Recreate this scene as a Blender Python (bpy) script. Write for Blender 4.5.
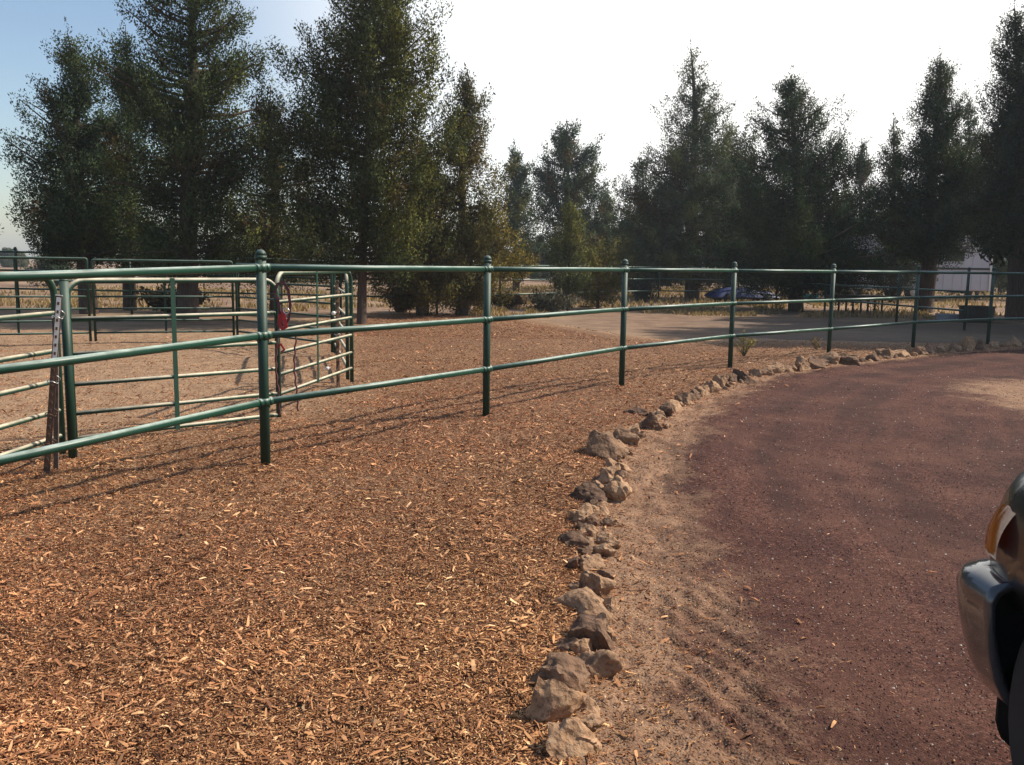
import bpy, bmesh, math, random
import numpy as np
from mathutils import Vector, Matrix, noise as mnoise
rad = math.radians
for o in list(bpy.data.objects): bpy.data.objects.remove(o)
S = bpy.context.scene
C = S.collection

# ------------------------------------------------------------ camera
EYE = 1.43
cd = bpy.data.cameras.new('camera'); cam = bpy.data.objects.new('camera', cd); C.objects.link(cam)
cd.sensor_width = 36; cd.lens = 31.1; cd.clip_start = 0.05; cd.clip_end = 2000
CM = Matrix.Rotation(rad(90-7.63), 4, 'X') @ Matrix.Rotation(rad(0.8), 4, 'Z')
cam.matrix_world = Matrix.Translation((0, 0, EYE)) @ CM
S.camera = cam
S.render.resolution_x = 1024; S.render.resolution_y = 765
# ------------------------------------------------------------ world and sun
SUN_EL, SUN_AZ = 46.0, 78.0          # azimuth is measured to the right of the view direction
w = bpy.data.worlds.new('World'); S.world = w; w.use_nodes = True
nt = w.node_tree; nt.nodes.clear()
sky = nt.nodes.new('ShaderNodeTexSky'); sky.sky_type = 'NISHITA'; sky.sun_disc = False
sky.sun_elevation = rad(SUN_EL); sky.sun_rotation = rad(SUN_AZ)
sky.air_density = 1.2; sky.dust_density = 2.2; sky.ozone_density = 1.2; sky.altitude = 900
bg = nt.nodes.new('ShaderNodeBackground'); bg.inputs[1].default_value = 0.125
wo = nt.nodes.new('ShaderNodeOutputWorld')
# thin smoke veil: whiter towards the sun side of the sky
tc = nt.nodes.new('ShaderNodeTexCoord')
dp = nt.nodes.new('ShaderNodeVectorMath'); dp.operation = 'DOT_PRODUCT'
dp.inputs[1].default_value = Vector((0.42, 0.86, 0.36)).normalized()
nt.links.new(tc.outputs['Generated'], dp.inputs[0])
mr = nt.nodes.new('ShaderNodeMapRange'); mr.interpolation_type = 'SMOOTHSTEP'
mr.inputs[1].default_value = 0.68; mr.inputs[2].default_value = 0.97
mr.inputs[3].default_value = 0.0; mr.inputs[4].default_value = 1.0
nt.links.new(dp.outputs['Value'], mr.inputs[0])
mx = nt.nodes.new('ShaderNodeMix'); mx.data_type = 'RGBA'
nt.links.new(mr.outputs[0], mx.inputs[0]); nt.links.new(sky.outputs[0], mx.inputs[6])
mx.inputs[7].default_value = (9.6, 9.5, 9.2, 1)
nt.links.new(mx.outputs[2], bg.inputs[0]); nt.links.new(bg.outputs[0], wo.inputs[0])
sd = bpy.data.lights.new('sun', 'SUN'); sd.energy = 5.0; sd.angle = rad(0.6); sd.color = (1, .9, .76)
sun = bpy.data.objects.new('sun', sd); C.objects.link(sun)
SD = Vector((math.cos(rad(SUN_EL))*math.sin(rad(SUN_AZ)), math.cos(rad(SUN_EL))*math.cos(rad(SUN_AZ)), math.sin(rad(SUN_EL))))
sun.rotation_euler = SD.to_track_quat('Z', 'Y').to_euler(); sun.location = (20, 5, 30)
S.view_settings.view_transform = 'Standard'; S.view_settings.look = 'None'
S.view_settings.exposure = 0.3; S.view_settings.gamma = 1; S.view_settings.use_curve_mapping = False
S.render.engine = 'CYCLES'
try:
    S.cycles.max_bounces = 5; S.cycles.diffuse_bounces = 3; S.cycles.transparent_max_bounces = 4
except Exception: pass

# ------------------------------------------------------------ helpers
def ray(px, py):
    return CM.to_3x3() @ Vector(((px-512)/885, (382.5-py)/885, -1))
def at(px, py, z=0.0):                 # ground point seen at a pixel of the survey photo
    d = ray(px, py); t = (z-EYE)/d.z; return Vector((d.x*t, d.y*t, z))
def atY(px, py, Y):
    d = ray(px, py); t = Y/d.y; return Vector((d.x*t, Y, EYE+d.z*t))

def props(o, label=None, cat=None, group=None, kind=None):
    if label: o['label'] = label
    if cat: o['category'] = cat
    if group: o['group'] = group
    if kind: o['kind'] = kind
    return o
def empty(name, loc=(0, 0, 0), rz=0, label=None, cat=None, group=None, kind=None):
    o = bpy.data.objects.new(name, None); C.objects.link(o); o.location = loc; o.rotation_euler = (0, 0, rz)
    o.empty_display_size = 0.2
    return props(o, label, cat, group, kind)
def link(name, me, mat=None, parent=None):
    o = bpy.data.objects.new(name, me); C.objects.link(o)
    if mat: me.materials.append(mat)
    if parent: o.parent = parent
    return o
def bmobj(name, bm, mat, parent=None, smooth=True):
    me = bpy.data.meshes.new(name); bm.normal_update(); bm.to_mesh(me); bm.free()
    if smooth: me.polygons.foreach_set('use_smooth', [True]*len(me.polygons))
    return link(name, me, mat, parent)
def npmesh(name, V, F, smooth=False, col=None, attr=None, cn=None):
    """V (n,3); F (m,k) with k constant"""
    me = bpy.data.meshes.new(name); n, k = F.shape
    me.vertices.add(len(V)); me.vertices.foreach_set('co', np.ascontiguousarray(V, dtype=np.float32).ravel())
    me.loops.add(n*k); me.loops.foreach_set('vertex_index', np.ascontiguousarray(F, dtype=np.int32).ravel())
    me.polygons.add(n); me.polygons.foreach_set('loop_start', np.arange(0, n*k, k, dtype=np.int32))
    try: me.polygons.foreach_set('loop_total', np.full(n, k, dtype=np.int32))
    except Exception: pass
    me.update(calc_edges=True)
    me.polygons.foreach_set('use_smooth', np.full(n, smooth))
    if col is not None:
        a = me.attributes.new('col', 'FLOAT_COLOR', 'POINT')
        c = np.ones((len(V), 4), dtype=np.float32); c[:, :3] = col; a.data.foreach_set('color', c.ravel())
    if cn is not None:
        a = me.attributes.new('cn', 'FLOAT_VECTOR', 'POINT'); a.data.foreach_set('vector', np.ascontiguousarray(cn, dtype=np.float32).ravel())
    if attr is not None:
        for kname, val in attr.items():
            a = me.attributes.new(kname, 'FLOAT', 'POINT'); a.data.foreach_set('value', np.asarray(val, dtype=np.float32))
    return me

def hash3(ix, iy, iz, seed):
    h = (ix.astype(np.int64)*374761393 + iy.astype(np.int64)*668265263 + iz.astype(np.int64)*2147483647 + seed*1274126177) & 0xffffffff
    h = ((h ^ (h >> 13))*1274126177) & 0xffffffff
    h = ((h ^ (h >> 16))*2246822519) & 0xffffffff
    return ((h ^ (h >> 15)) & 0xffffff)/float(0xffffff)
def vnoise(x, y, z=None, seed=0):
    x = np.asarray(x, float); y = np.asarray(y, float); z = np.zeros_like(x) if z is None else np.asarray(z, float)
    ix, iy, iz = np.floor(x), np.floor(y), np.floor(z); fx, fy, fz = x-ix, y-iy, z-iz
    fx, fy, fz = [f*f*(3-2*f) for f in (fx, fy, fz)]
    r = 0
    for a in (0, 1):
        for b in (0, 1):
            for c in (0, 1):
                r = r + hash3(ix+a, iy+b, iz+c, seed)*(fx if a else 1-fx)*(fy if b else 1-fy)*(fz if c else 1-fz)
    return r
def fbm(x, y, z=None, seed=0, oct=4):
    r = 0; a = 1; t = 0
    for i in range(oct):
        r = r + a*vnoise(x*2**i, y*2**i, None if z is None else z*2**i, seed+i*17); t += a; a *= .5
    return r/t

# tubes --------------------------------------------------------------
def add_tube(bm, pts, r, seg=10, cap=True):
    pts = [Vector(p) for p in pts]; n = len(pts)
    rs = r if isinstance(r, (list, tuple)) else [r]*n
    rings = []; up = None
    for i, p in enumerate(pts):
        t = (pts[min(i+1, n-1)]-pts[max(i-1, 0)]).normalized()
        if up is None:
            up = Vector((0, 0, 1)) if abs(t.z) < .9 else Vector((1, 0, 0))
        a = t.cross(up).normalized(); b = a.cross(t).normalized(); up = b
        rings.append([bm.verts.new(p + (a*math.cos(2*math.pi*k/seg)+b*math.sin(2*math.pi*k/seg))*rs[i]) for k in range(seg)])
    for i in range(n-1):
        for k in range(seg):
            bm.faces.new((rings[i][k], rings[i][(k+1) % seg], rings[i+1][(k+1) % seg], rings[i+1][k]))
    if cap:
        bm.faces.new(rings[0][::-1]); bm.faces.new(rings[-1])
def add_box(bm, c, s, rz=0, bev=0):
    m = Matrix.Translation(c) @ Matrix.Rotation(rz, 4, 'Z') @ Matrix.Diagonal((s[0], s[1], s[2], 1))
    r = bmesh.ops.create_cube(bm, size=1, matrix=m)
    if bev:
        es = list({e for v in r['verts'] for e in v.link_edges})
        bmesh.ops.bevel(bm, geom=es, offset=bev, segments=2, affect='EDGES', profile=.5)
def add_dome(bm, c, r, h, seg=12):
    rings = []
    for j in range(4):
        a = j*math.pi/8
        rings.append([bm.verts.new((c[0]+r*math.cos(a)*math.cos(2*math.pi*k/seg), c[1]+r*math.cos(a)*math.sin(2*math.pi*k/seg), c[2]+h*math.sin(a))) for k in range(seg)])
    for i in range(3):
        for k in range(seg): bm.faces.new((rings[i][k], rings[i][(k+1) % seg], rings[i+1][(k+1) % seg], rings[i+1][k]))
    t = bm.verts.new((c[0], c[1], c[2]+h))
    for k in range(seg): bm.faces.new((rings[3][k], rings[3][(k+1) % seg], t))
    bm.faces.new(rings[0][::-1])

# materials ----------------------------------------------------------
class NB:
    def __init__(s, name):
        s.m = bpy.data.materials.new(name); s.m.use_nodes = True; s.t = s.m.node_tree; s.t.nodes.clear()
        s.out = s.t.nodes.new('ShaderNodeOutputMaterial')
    def n(s, typ, **kw):
        nd = s.t.nodes.new('ShaderNode'+typ)
        for k, v in kw.items(): setattr(nd, k, v)
        return nd
    def set(s, sock, v):
        if isinstance(v, bpy.types.NodeSocket): s.t.links.new(v, sock)
        elif isinstance(v, (tuple, list)) and len(v) == 3 and sock.type == 'RGBA': sock.default_value = (*v, 1)
        else: sock.default_value = v
    def pos(s): return s.n('NewGeometry').outputs['Position']
    def obj(s): return s.n('TexCoord').outputs['Object']
    def mapping(s, v, scale=(1, 1, 1), rot=(0, 0, 0)):
        m = s.n('Mapping'); s.set(m.inputs[0], v); m.inputs['Scale'].default_value = scale; m.inputs['Rotation'].default_value = rot; return m.outputs[0]
    def noise(s, v, scale, detail=4, rough=.55):
        m = s.n('TexNoise'); s.set(m.inputs['Vector'], v); m.inputs['Scale'].default_value = scale
        m.inputs['Detail'].default_value = detail; m.inputs['Roughness'].default_value = rough; return m.outputs[0]
    def vor(s, v, scale, feature='F1', out='Distance'):
        m = s.n('TexVoronoi', feature=feature); s.set(m.inputs['Vector'], v); m.inputs['Scale'].default_value = scale; return m.outputs[out]
    def ramp(s, f, stops):
        m = s.n('ValToRGB'); s.set(m.inputs[0], f); e = m.color_ramp.elements
        while len(e) < len(stops): e.new(.5)
        for i, (p, c) in enumerate(stops):
            e[i].position = p; e[i].color = (*c, 1) if isinstance(c, (tuple, list)) else (c, c, c, 1)
        return m.outputs[0]
    def mix(s, f, a, b, mode='MIX'):
        m = s.n('Mix', data_type='RGBA', blend_type=mode); s.set(m.inputs[0], f); s.set(m.inputs[6], a); s.set(m.inputs[7], b); return m.outputs[2]
    def math(s, op, a, b=0.0):
        m = s.n('Math', operation=op); s.set(m.inputs[0], a); s.set(m.inputs[1], b); return m.outputs[0]
    def attr(s, name, out='Fac'):
        m = s.n('Attribute', attribute_name=name); return m.outputs[out]
    def sep(s, v):
        m = s.n('SeparateColor'); s.set(m.inputs[0], v); return m.outputs
    def bump(s, h, strength=.5, dist=.01, nrm=None):
        m = s.n('Bump'); s.set(m.inputs['Height'], h); m.inputs['Strength'].default_value = strength; m.inputs['Distance'].default_value = dist
        if nrm is not None: s.set(m.inputs['Normal'], nrm)
        return m.outputs[0]
    def pbr(s, base, rough=.8, metal=0, nrm=None, coat=0, spec=.5, alpha=None):
        p = s.n('BsdfPrincipled'); s.set(p.inputs['Base Color'], base); s.set(p.inputs['Roughness'], rough)
        p.inputs['Metallic'].default_value = metal; p.inputs['Coat Weight'].default_value = coat
        p.inputs['Specular IOR Level'].default_value = spec
        if nrm is not None: s.set(p.inputs['Normal'], nrm)
        s.t.links.new(p.outputs[0], s.out.inputs[0]); return s.m
def simple(name, c, rough=.6, metal=0, var=.25, scale=8, coat=0, spec=.5):
    b = NB(name); n = b.noise(b.obj(), scale, 5)
    col = b.mix(b.math('MULTIPLY', n, 1.0), tuple(x*(1-var) for x in c), tuple(min(1, x*(1+var)) for x in c))
    r = b.math('ADD', b.math('MULTIPLY', n, .2), rough-.1)
    return b.pbr(col, r, metal, coat=coat, spec=spec)

def green_paint(name, top_light, base=(.012, .085, .06), dc=(.50, .60, .53), lo=.35, hi=.85, rgh=.30, weld=True):
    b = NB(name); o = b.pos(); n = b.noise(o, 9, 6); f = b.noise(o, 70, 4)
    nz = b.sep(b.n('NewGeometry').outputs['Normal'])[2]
    up = b.ramp(nz, [(lo, 0), (hi, 1)])                      # pale sky highlight painted onto the upper side of the tubes
    d = b.math('MULTIPLY', b.math('MULTIPLY', up, top_light), b.ramp(n, [(.25, .35), (.7, 1)]))
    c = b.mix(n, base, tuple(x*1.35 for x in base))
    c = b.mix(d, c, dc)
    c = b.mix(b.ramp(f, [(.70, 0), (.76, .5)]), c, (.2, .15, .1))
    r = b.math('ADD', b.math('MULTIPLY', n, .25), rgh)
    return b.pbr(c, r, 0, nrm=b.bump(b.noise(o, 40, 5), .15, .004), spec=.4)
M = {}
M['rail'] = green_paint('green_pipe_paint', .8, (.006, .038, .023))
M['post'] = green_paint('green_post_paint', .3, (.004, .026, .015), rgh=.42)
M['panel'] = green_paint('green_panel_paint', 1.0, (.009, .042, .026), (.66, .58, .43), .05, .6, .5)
M['steel'] = simple('galvanised_steel', (.6, .6, .58), .35, .9)
M['rust'] = simple('rusty_steel', (.10, .055, .035), .8, 0, .5, 30)
M['whitepaint'] = simple('white_post_paint', (.72, .7, .66), .7, 0, .25, 40)
M['red'] = simple('red_nylon', (.38, .015, .02), .6, 0, .3, 60)
M['rope'] = simple('dark_rope', (.10, .03, .035), .8, 0, .6, 120)

# foliage / bark
def foliage(name, trans=.22, soft=.72):
    b = NB(name); col = b.attr('col', 'Color')
    g = b.n('NewGeometry').outputs['Normal']
    m_ = b.n('Mix', data_type='VECTOR'); m_.inputs[0].default_value = soft; b.set(m_.inputs[4], g); b.set(m_.inputs[5], b.attr('cn', 'Vector'))
    nm = b.n('VectorMath', operation='NORMALIZE'); b.set(nm.inputs[0], m_.outputs[1]); N = nm.outputs[0]
    rnd = b.noise(b.pos(), 3.0, 2)
    c = b.mix(1.0, col, b.ramp(rnd, [(.3, .75), (.7, 1.25)]), 'MULTIPLY')
    d = b.n('BsdfDiffuse'); b.set(d.inputs[0], c)
    if soft: b.set(d.inputs['Normal'], N)
    t = b.n('BsdfTranslucent'); b.set(t.inputs[0], b.mix(1.0, c, (1.0, 1.05, .6), 'MULTIPLY'))
    m = b.n('MixShader'); m.inputs[0].default_value = trans
    b.t.links.new(d.outputs[0], m.inputs[1]); b.t.links.new(t.outputs[0], m.inputs[2])
    b.t.links.new(m.outputs[0], b.out.inputs[0]); return b.m
M['leaf'] = foliage('juniper_foliage', .15)
M['grass'] = foliage('dry_grass', .3, 0)
b = NB('juniper_bark'); o = b.mapping(b.pos(), (9, 9, 1.2)); n = b.noise(o, 3, 6, .7)
M['bark'] = b.pbr(b.ramp(n, [(.3, (.035, .024, .02)), (.55, (.09, .06, .045)), (.8, (.17, .12, .09))]), .95, nrm=b.bump(n, .9, .04))

# ------------------------------------------------------------ terrain
CY = [0, 1.5, 2.4, 2.6, 3.65, 5.3, 7.2, 9.6, 11.9, 13.6, 15.5, 16.8, 18, 19.5, 21, 22.5, 24]
CX = [.3, .22, .17, .18, .35, .49, .9, 1.95, 3.36, 5.2, 7.7, 9.75, 12, 15.6, 21, 30, 45]
_yy = np.linspace(0, 24, 1201); _xx = np.interp(_yy, CY, CX)
_k = np.hanning(61); _k /= _k.sum(); _xs = np.convolve(np.pad(_xx, 30, mode='edge'), _k, 'valid')
def cx(y): return np.interp(y, _yy, _xs)
def hgt(x, y):
    """height of the ground surface"""
    d = x-cx(y)                                          # + on the driveway side
    drive = 1/(1+np.exp(-d/.06)); near = np.clip(1-(np.asarray(y)-12)/14, 0.15, 1)
    h_m = (fbm(x*1.3, y*1.3, seed=3)-.5)*.07 + (fbm(x*7, y*7, seed=8, oct=3)-.5)*.03
    verge = np.exp(-((d-.35)/.38)**2)
    h_d = (fbm(x*.8, y*.8, seed=5)-.5)*.04 + (fbm(x*9, y*9, seed=21, oct=4)-.5)*(.014+.05*verge)
    # tyre lug prints in the soft verge
    u = x*.8+y*.35; lug = np.sin(u*70+5*fbm(x*2, y*2, seed=31))
    zone = np.exp(-((x-.80-.08*(y-3.3))/.2)**4-((y-3.2)/.8)**4)
    h_d = h_d + zone*.010*np.clip(lug*1.6, -1, 1)*(.35+fbm(x*3, y*3, seed=52))
    return near*((1-drive)*(h_m+.012) + drive*(h_d-.012))
def ground_mat():
    b = NB('dry_ground'); p = b.pos(); n1 = b.noise(p, .16, 5); n2 = b.noise(p, 1.6, 6, .65); n3 = b.noise(p, 22, 4)
    c = b.ramp(n2, [(.25, (.11, .066, .044)), (.5, (.205, .13, .085)), (.8, (.35, .235, .15))])
    c = b.mix(b.ramp(n1, [(.48, 0), (.62, .55)]), c, (.42, .29, .17))
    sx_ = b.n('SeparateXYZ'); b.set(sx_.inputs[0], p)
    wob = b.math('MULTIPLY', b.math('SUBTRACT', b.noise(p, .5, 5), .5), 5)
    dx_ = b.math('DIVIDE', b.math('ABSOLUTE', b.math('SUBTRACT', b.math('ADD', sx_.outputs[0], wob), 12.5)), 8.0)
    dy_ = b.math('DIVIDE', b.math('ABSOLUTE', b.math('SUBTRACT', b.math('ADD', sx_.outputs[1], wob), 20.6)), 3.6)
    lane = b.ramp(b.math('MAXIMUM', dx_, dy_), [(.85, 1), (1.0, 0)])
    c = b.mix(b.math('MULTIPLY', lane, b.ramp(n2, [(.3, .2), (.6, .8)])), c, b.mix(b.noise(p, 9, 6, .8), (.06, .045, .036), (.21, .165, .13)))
    c = b.mix(b.ramp(n3, [(.3, .3), (.6, 0)]), c, (.06, .045, .035))
    return b.pbr(c, .95, nrm=b.bump(b.math('ADD', n2, b.math('MULTIPLY', n3, .4)), .6, .05), spec=.2)
def mulch_mat():
    b = NB('wood_chip_mulch'); p = b.pos()
    wv = b.n('Mix', data_type='VECTOR')
    wn = b.n('TexNoise'); b.set(wn.inputs['Vector'], p); wn.inputs['Scale'].default_value = 6
    wv.inputs[0].default_value = .12; b.set(wv.inputs[4], p); b.set(wv.inputs[5], wn.outputs['Color'])
    q = wv.outputs[1]
    a1 = b.mapping(q, (1, 3.6, 1), (0, 0, .5)); a2 = b.mapping(q, (1, 3.4, 1), (0, 0, 2.1))
    v1 = b.vor(a1, 34, out='Color'); v2 = b.vor(a2, 42, out='Color'); d1 = b.vor(a1, 34); d2 = b.vor(a2, 42)
    sel = b.ramp(b.noise(p, 26, 3), [(.47, 0), (.53, 1)])
    r = b.sep(b.mix(sel, v1, v2))[0]; dd = b.mix(sel, d1, d2)
    c = b.ramp(r, [(0, (.09, .04, .02)), (.3, (.21, .10, .05)), (.6, (.34, .18, .09)), (.85, (.50, .30, .16)), (1, (.68, .48, .29))])
    c = b.mix(b.ramp(dd, [(.25, 0), (.7, .8)]), c, (.07, .034, .018))
    big = b.noise(p, .5, 4)
    c = b.mix(b.ramp(big, [(.35, .45), (.65, 0)]), c, (.13, .06, .032))
    inpen = b.attr('dirt')
    dn = b.noise(p, 5, 6, .7)
    dc = b.ramp(dn, [(.3, (.22, .14, .085)), (.7, (.46, .31, .19))])
    dc = b.mix(b.ramp(b.noise(p, 40, 3), [(.5, 0), (.62, .7)]), dc, c)
    c = b.mix(inpen, c, dc)
    return b.pbr(c, .9, nrm=b.bump(b.math('SUBTRACT', 1, dd), .8, .012), spec=.25)
def drive_mat():
    b = NB('red_cinder_driveway'); p = b.pos()
    f = b.noise(p, 60, 5, .7); v = b.vor(p, 110, out='Color'); vd = b.vor(p, 110); big = b.noise(p, 1.1, 5, .6)
    sx_ = b.n('SeparateXYZ'); b.set(sx_.inputs[0], p); cb_ = b.n('CombineXYZ'); b.set(cb_.inputs[0], b.math('MULTIPLY', b.attr('dist'), 1.5)); b.set(cb_.inputs[1], b.math('MULTIPLY', sx_.outputs[1], .16))
    st = b.noise(cb_.outputs[0], 1.6, 6, .6)
    r = b.sep(v)[0]
    cind = b.ramp(r, [(0, (.022, .008, .006)), (.4, (.062, .021, .015)), (.75, (.108, .039, .027)), (1, (.20, .10, .07))])
    cind = b.mix(b.ramp(st, [(.40, .75), (.66, 0)]), cind, (.030, .0115, .0095))
    cind = b.mix(b.ramp(big, [(.45, 0), (.75, .4)]), cind, (.20, .095, .062))
    tanc = b.ramp(b.noise(p, 7, 6, .7), [(.25, (.17, .095, .055)), (.5, (.28, .165, .10)), (.8, (.42, .27, .165))])
    tanc = b.mix(b.ramp(f, [(.4, .45), (.6, 0)]), tanc, (.10, .055, .035))
    m = b.attr('tan'); m = b.math('ADD', m, b.math('MULTIPLY', b.math('SUBTRACT', b.noise(p, 2.3, 6, .7), .5), 1.5))
    m = b.math('ADD', m, b.math('MULTIPLY', b.math('SUBTRACT', f, .5), .7))
    m = b.ramp(m, [(.3, 0), (.75, 1)])
    c = b.mix(m, cind, tanc)
    return b.pbr(c, .95, nrm=b.bump(b.math('ADD', b.math('MULTIPLY', vd, -.6), b.math('MULTIPLY', f, .8)), .8, .008), spec=.2)

def grid(name, X, Y, Z, mat, attr=None, kind='structure'):
    ny, nx = X.shape
    V = np.stack([X.ravel(), Y.ravel(), Z.ravel()], 1)
    i = np.arange((ny-1)*(nx-1)); r = i//(nx-1); c = i % (nx-1); a = r*nx+c
    F = np.stack([a, a+1, a+nx+1, a+nx], 1)
    me = npmesh(name, V, F, True, attr=attr); o = link(name, me, mat); o['kind'] = kind; return o
# large ground sheet (dips a little under the two near sheets)
gx = np.concatenate([-np.geomspace(400, 16, 40), np.linspace(-15, 30, 180), np.geomspace(31, 400, 40)])
gy = np.concatenate([np.linspace(-60, -6, 12), np.linspace(-5, 45, 200), np.geomspace(47, 900, 50)])
GX, GY = np.meshgrid(gx, gy)
GZ = hgt(GX, GY)-.01
far = np.clip((GY-30)/40, 0, 1); GZ = GZ + far*(fbm(GX*.05, GY*.05, seed=77)-.4)*.5
insid = (GY < np.where((GX > -4.5) & (GX < .5), 24, 18.0)) & (GY > -3.5) & (GX > -13) & (GX < 23)
GZ = np.where(insid, GZ-.08, GZ)
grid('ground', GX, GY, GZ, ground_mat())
# mulch / driveway sheets share the curved seam
rows = np.concatenate([np.linspace(-3, 2.0, 40), np.geomspace(2.01, 18.4, 520)])
rowsm = np.concatenate([rows, np.linspace(18.5, 27.5, 60)])
tl = np.linspace(0, 1, 380)
XL = -12.5 + (np.minimum(cx(rowsm), 22)[:, None]+12.5)*(1-(1-tl[None, :])**1.6)
YL = np.repeat(rowsm[:, None], len(tl), 1)
far_e = 17.4 + .9*(fbm(XL*.5, XL*0, seed=61)-.5)*2 + 8.5*np.clip((3.2-XL)/3.5, 0, 1)**1.3*np.clip((XL+7)/3, 0, 1)
YL = np.minimum(YL, far_e)
def pen_dirt(x, y):
    # inside of the panel pen the chips thin out to trampled dirt
    a = 1/(1+np.exp(-(((y-6.6)-(x+3.3)*.95))/.35)); bb = 1/(1+np.exp((x+1.9+(y-10)*.22)/.3)); return a*bb*.85
farz = np.clip((YL-15.5)/2, 0, 1)
grid('mulch_bed', XL, YL, hgt(XL, YL)+np.where(YL >= far_e-.02, -.03, 0), mulch_mat(), {'dirt': np.clip(pen_dirt(XL, YL)+farz*.6*np.clip((np.abs(XL+.5)-3)/1.5, 0, 1)+np.clip((YL-20)/8, 0, .7)+np.clip(1-(far_e-YL)/1.3, 0, 1)*.7*fbm(XL*1.7, YL*1.7, seed=66)*1.6, 0, 1).ravel()})
tr = np.linspace(0, 1, 420)
CXR = np.minimum(cx(rows), 22)[:, None]
XR = CXR + (23.5-CXR)*tr[None, :]**1.9
YR = np.repeat(rows[:, None], len(tr), 1)
D = XR-CXR
# distance measured roughly square to the line of stones
slope = np.gradient(_xs, _yy); sl = np.interp(rows, _yy, slope)[:, None]
Dn = D/np.sqrt(1+sl**2)
wd = np.interp(rows, [0, 2.5, 5, 8, 11, 14, 18], [.95, .8, .7, .62, .42, .22, .2])[:, None]
tan = np.clip(1.05-.75*Dn/wd, 0, 1.1)
tan2 = np.clip((XR-(4.7+.10*(YR-9)**2*.6))/1.2, 0, 1)*np.clip((12.6-YR)/2, 0, 1)*np.clip((YR-5)/3, 0, 1)
grid('driveway', XR, YR, hgt(XR, YR), drive_mat(), {'tan': np.maximum(tan, tan2).ravel(), 'dist': Dn.ravel()})

# ------------------------------------------------------------ loose chips and grit (uncountable)
rng = np.random.default_rng(11)
def chips(N):
    Y = 1.9*(17.2/1.9)**(rng.random(N)**1.18)
    bk = rng.random(N) < .07; Y = np.where(bk, 17+8*rng.random(N)**1.2, Y)
    xl = -.72*Y-.9; xr = cx(Y)+.02
    X = xl + (xr-xl)*rng.random(N)
    X = np.where(bk, -5+(7-(Y-17)*.35)*rng.random(N), X)
    keep = rng.random(N) > pen_dirt(X, Y)*.75
    spill = rng.random(N) < .022
    X = np.where(spill, xr + rng.exponential(.28, N), X); keep |= spill
    # pockets where chips are thin
    keep &= rng.random(N) < .45+1.1*fbm(X*1.1, Y*1.1, seed=91)
    X, Y = X[keep], Y[keep]; n = len(X)
    g = (Y/3.0)**.28
    L = (.006+.014*rng.random(n)**1.6+.03*(rng.random(n) < .04))*g; W = L*(.10+.20*rng.random(n)); W = np.clip(W, .0028, .016)
    T = .0012+.002*rng.random(n)
    yaw = rng.random(n)*2*np.pi; pit = rng.normal(0, .25, n); rol = rng.normal(0, .38, n)
    a = np.stack([np.cos(yaw)*np.cos(pit), np.sin(yaw)*np.cos(pit), np.sin(pit)], 1)
    side = np.stack([-np.sin(yaw), np.cos(yaw), np.zeros(n)], 1); nn = np.cross(a, side)
    bb = side*np.cos(rol)[:, None]+nn*np.sin(rol)[:, None]; nn = np.cross(a, bb)
    z = hgt(X, Y) + .003 + .009*rng.random(n) + np.abs(np.sin(pit))*L*.35
    P = np.stack([X, Y, z], 1)
    bend = (rng.random(n)-.4)*.25*L
    V = np.empty((n, 8, 3)); k = 0
    tp = rng.uniform(.25, 1, (n, 2))
    for (u, v, h, q) in ((-.5, -1, 0, 0), (-.5, 1, 0, 0), (0, -1, 1, None), (0, 1, 1, None), (.5, -1, 0, 1), (.5, 1, 0, 1)):
        wv = W*.5 if q is None else W*.5*tp[:, q]
        V[:, k] = P + a*(u*L)[:, None] + bb*(v*wv)[:, None] + nn*(h*bend)[:, None]; k += 1
    V[:, 6] = P - nn*T[:, None]*1.5 + a*(L*.3)[:, None]; V[:, 7] = P - nn*T[:, None]*1.5 - a*(L*.3)[:, None]
    base = (np.arange(n)*8)[:, None]
    F = np.concatenate([base+np.array(f) for f in ((0, 2, 3, 1), (2, 4, 5, 3), (0, 7, 6, 2), (2, 6, 6, 4))], 0) if False else \
        np.concatenate([base+np.array(f) for f in ((0, 2, 3, 1), (2, 4, 5, 3), (0, 7, 6, 4), (1, 5, 6, 7))], 0)
    pal = np.array([(.11, .052, .028), (.20, .10, .050), (.29, .155, .078), (.39, .23, .12), (.48, .32, .18), (.60, .44, .27)])
    pr = np.array([.14, .24, .27, .20, .11, .04])
    ci = rng.choice(6, n, p=pr); col = pal[ci]*(.8+.4*rng.random((n, 1)))
    # the far left patch is browner, the middle redder
    warm = fbm(X*.35+4, Y*.35, seed=44)[:, None]
    col = col*(np.array([[1.0, 1.05, .95]])*(1-warm)+np.array([[1.08, .92, .95]])*warm)
    col = col*np.array([[1.16, .99, .86]])*(.72+.5*fbm(X*2.2, Y*2.2, seed=71)+.16*(fbm(X*9, Y*9, seed=72)-.5)).repeat(8)[:, None] if False else col*np.array([[1.16, .99, .89]])*(.74+.70*fbm(X*2.0, Y*2.0, seed=71))[:, None]
    return V.reshape(-1, 3), F, np.repeat(col, 8, 0)
b = NB('wood_chip'); c_ = b.attr('col', 'Color')
M['chip'] = b.pbr(c_, .75, spec=.3)
V, F, c_ = chips(500000)
o = link('wood_chips', npmesh('wood_chips', V, F, False, c_), M['chip']); props(o, 'loose brown and tan wood chips covering the ground along the green fence', 'wood chips', kind='stuff')

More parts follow.
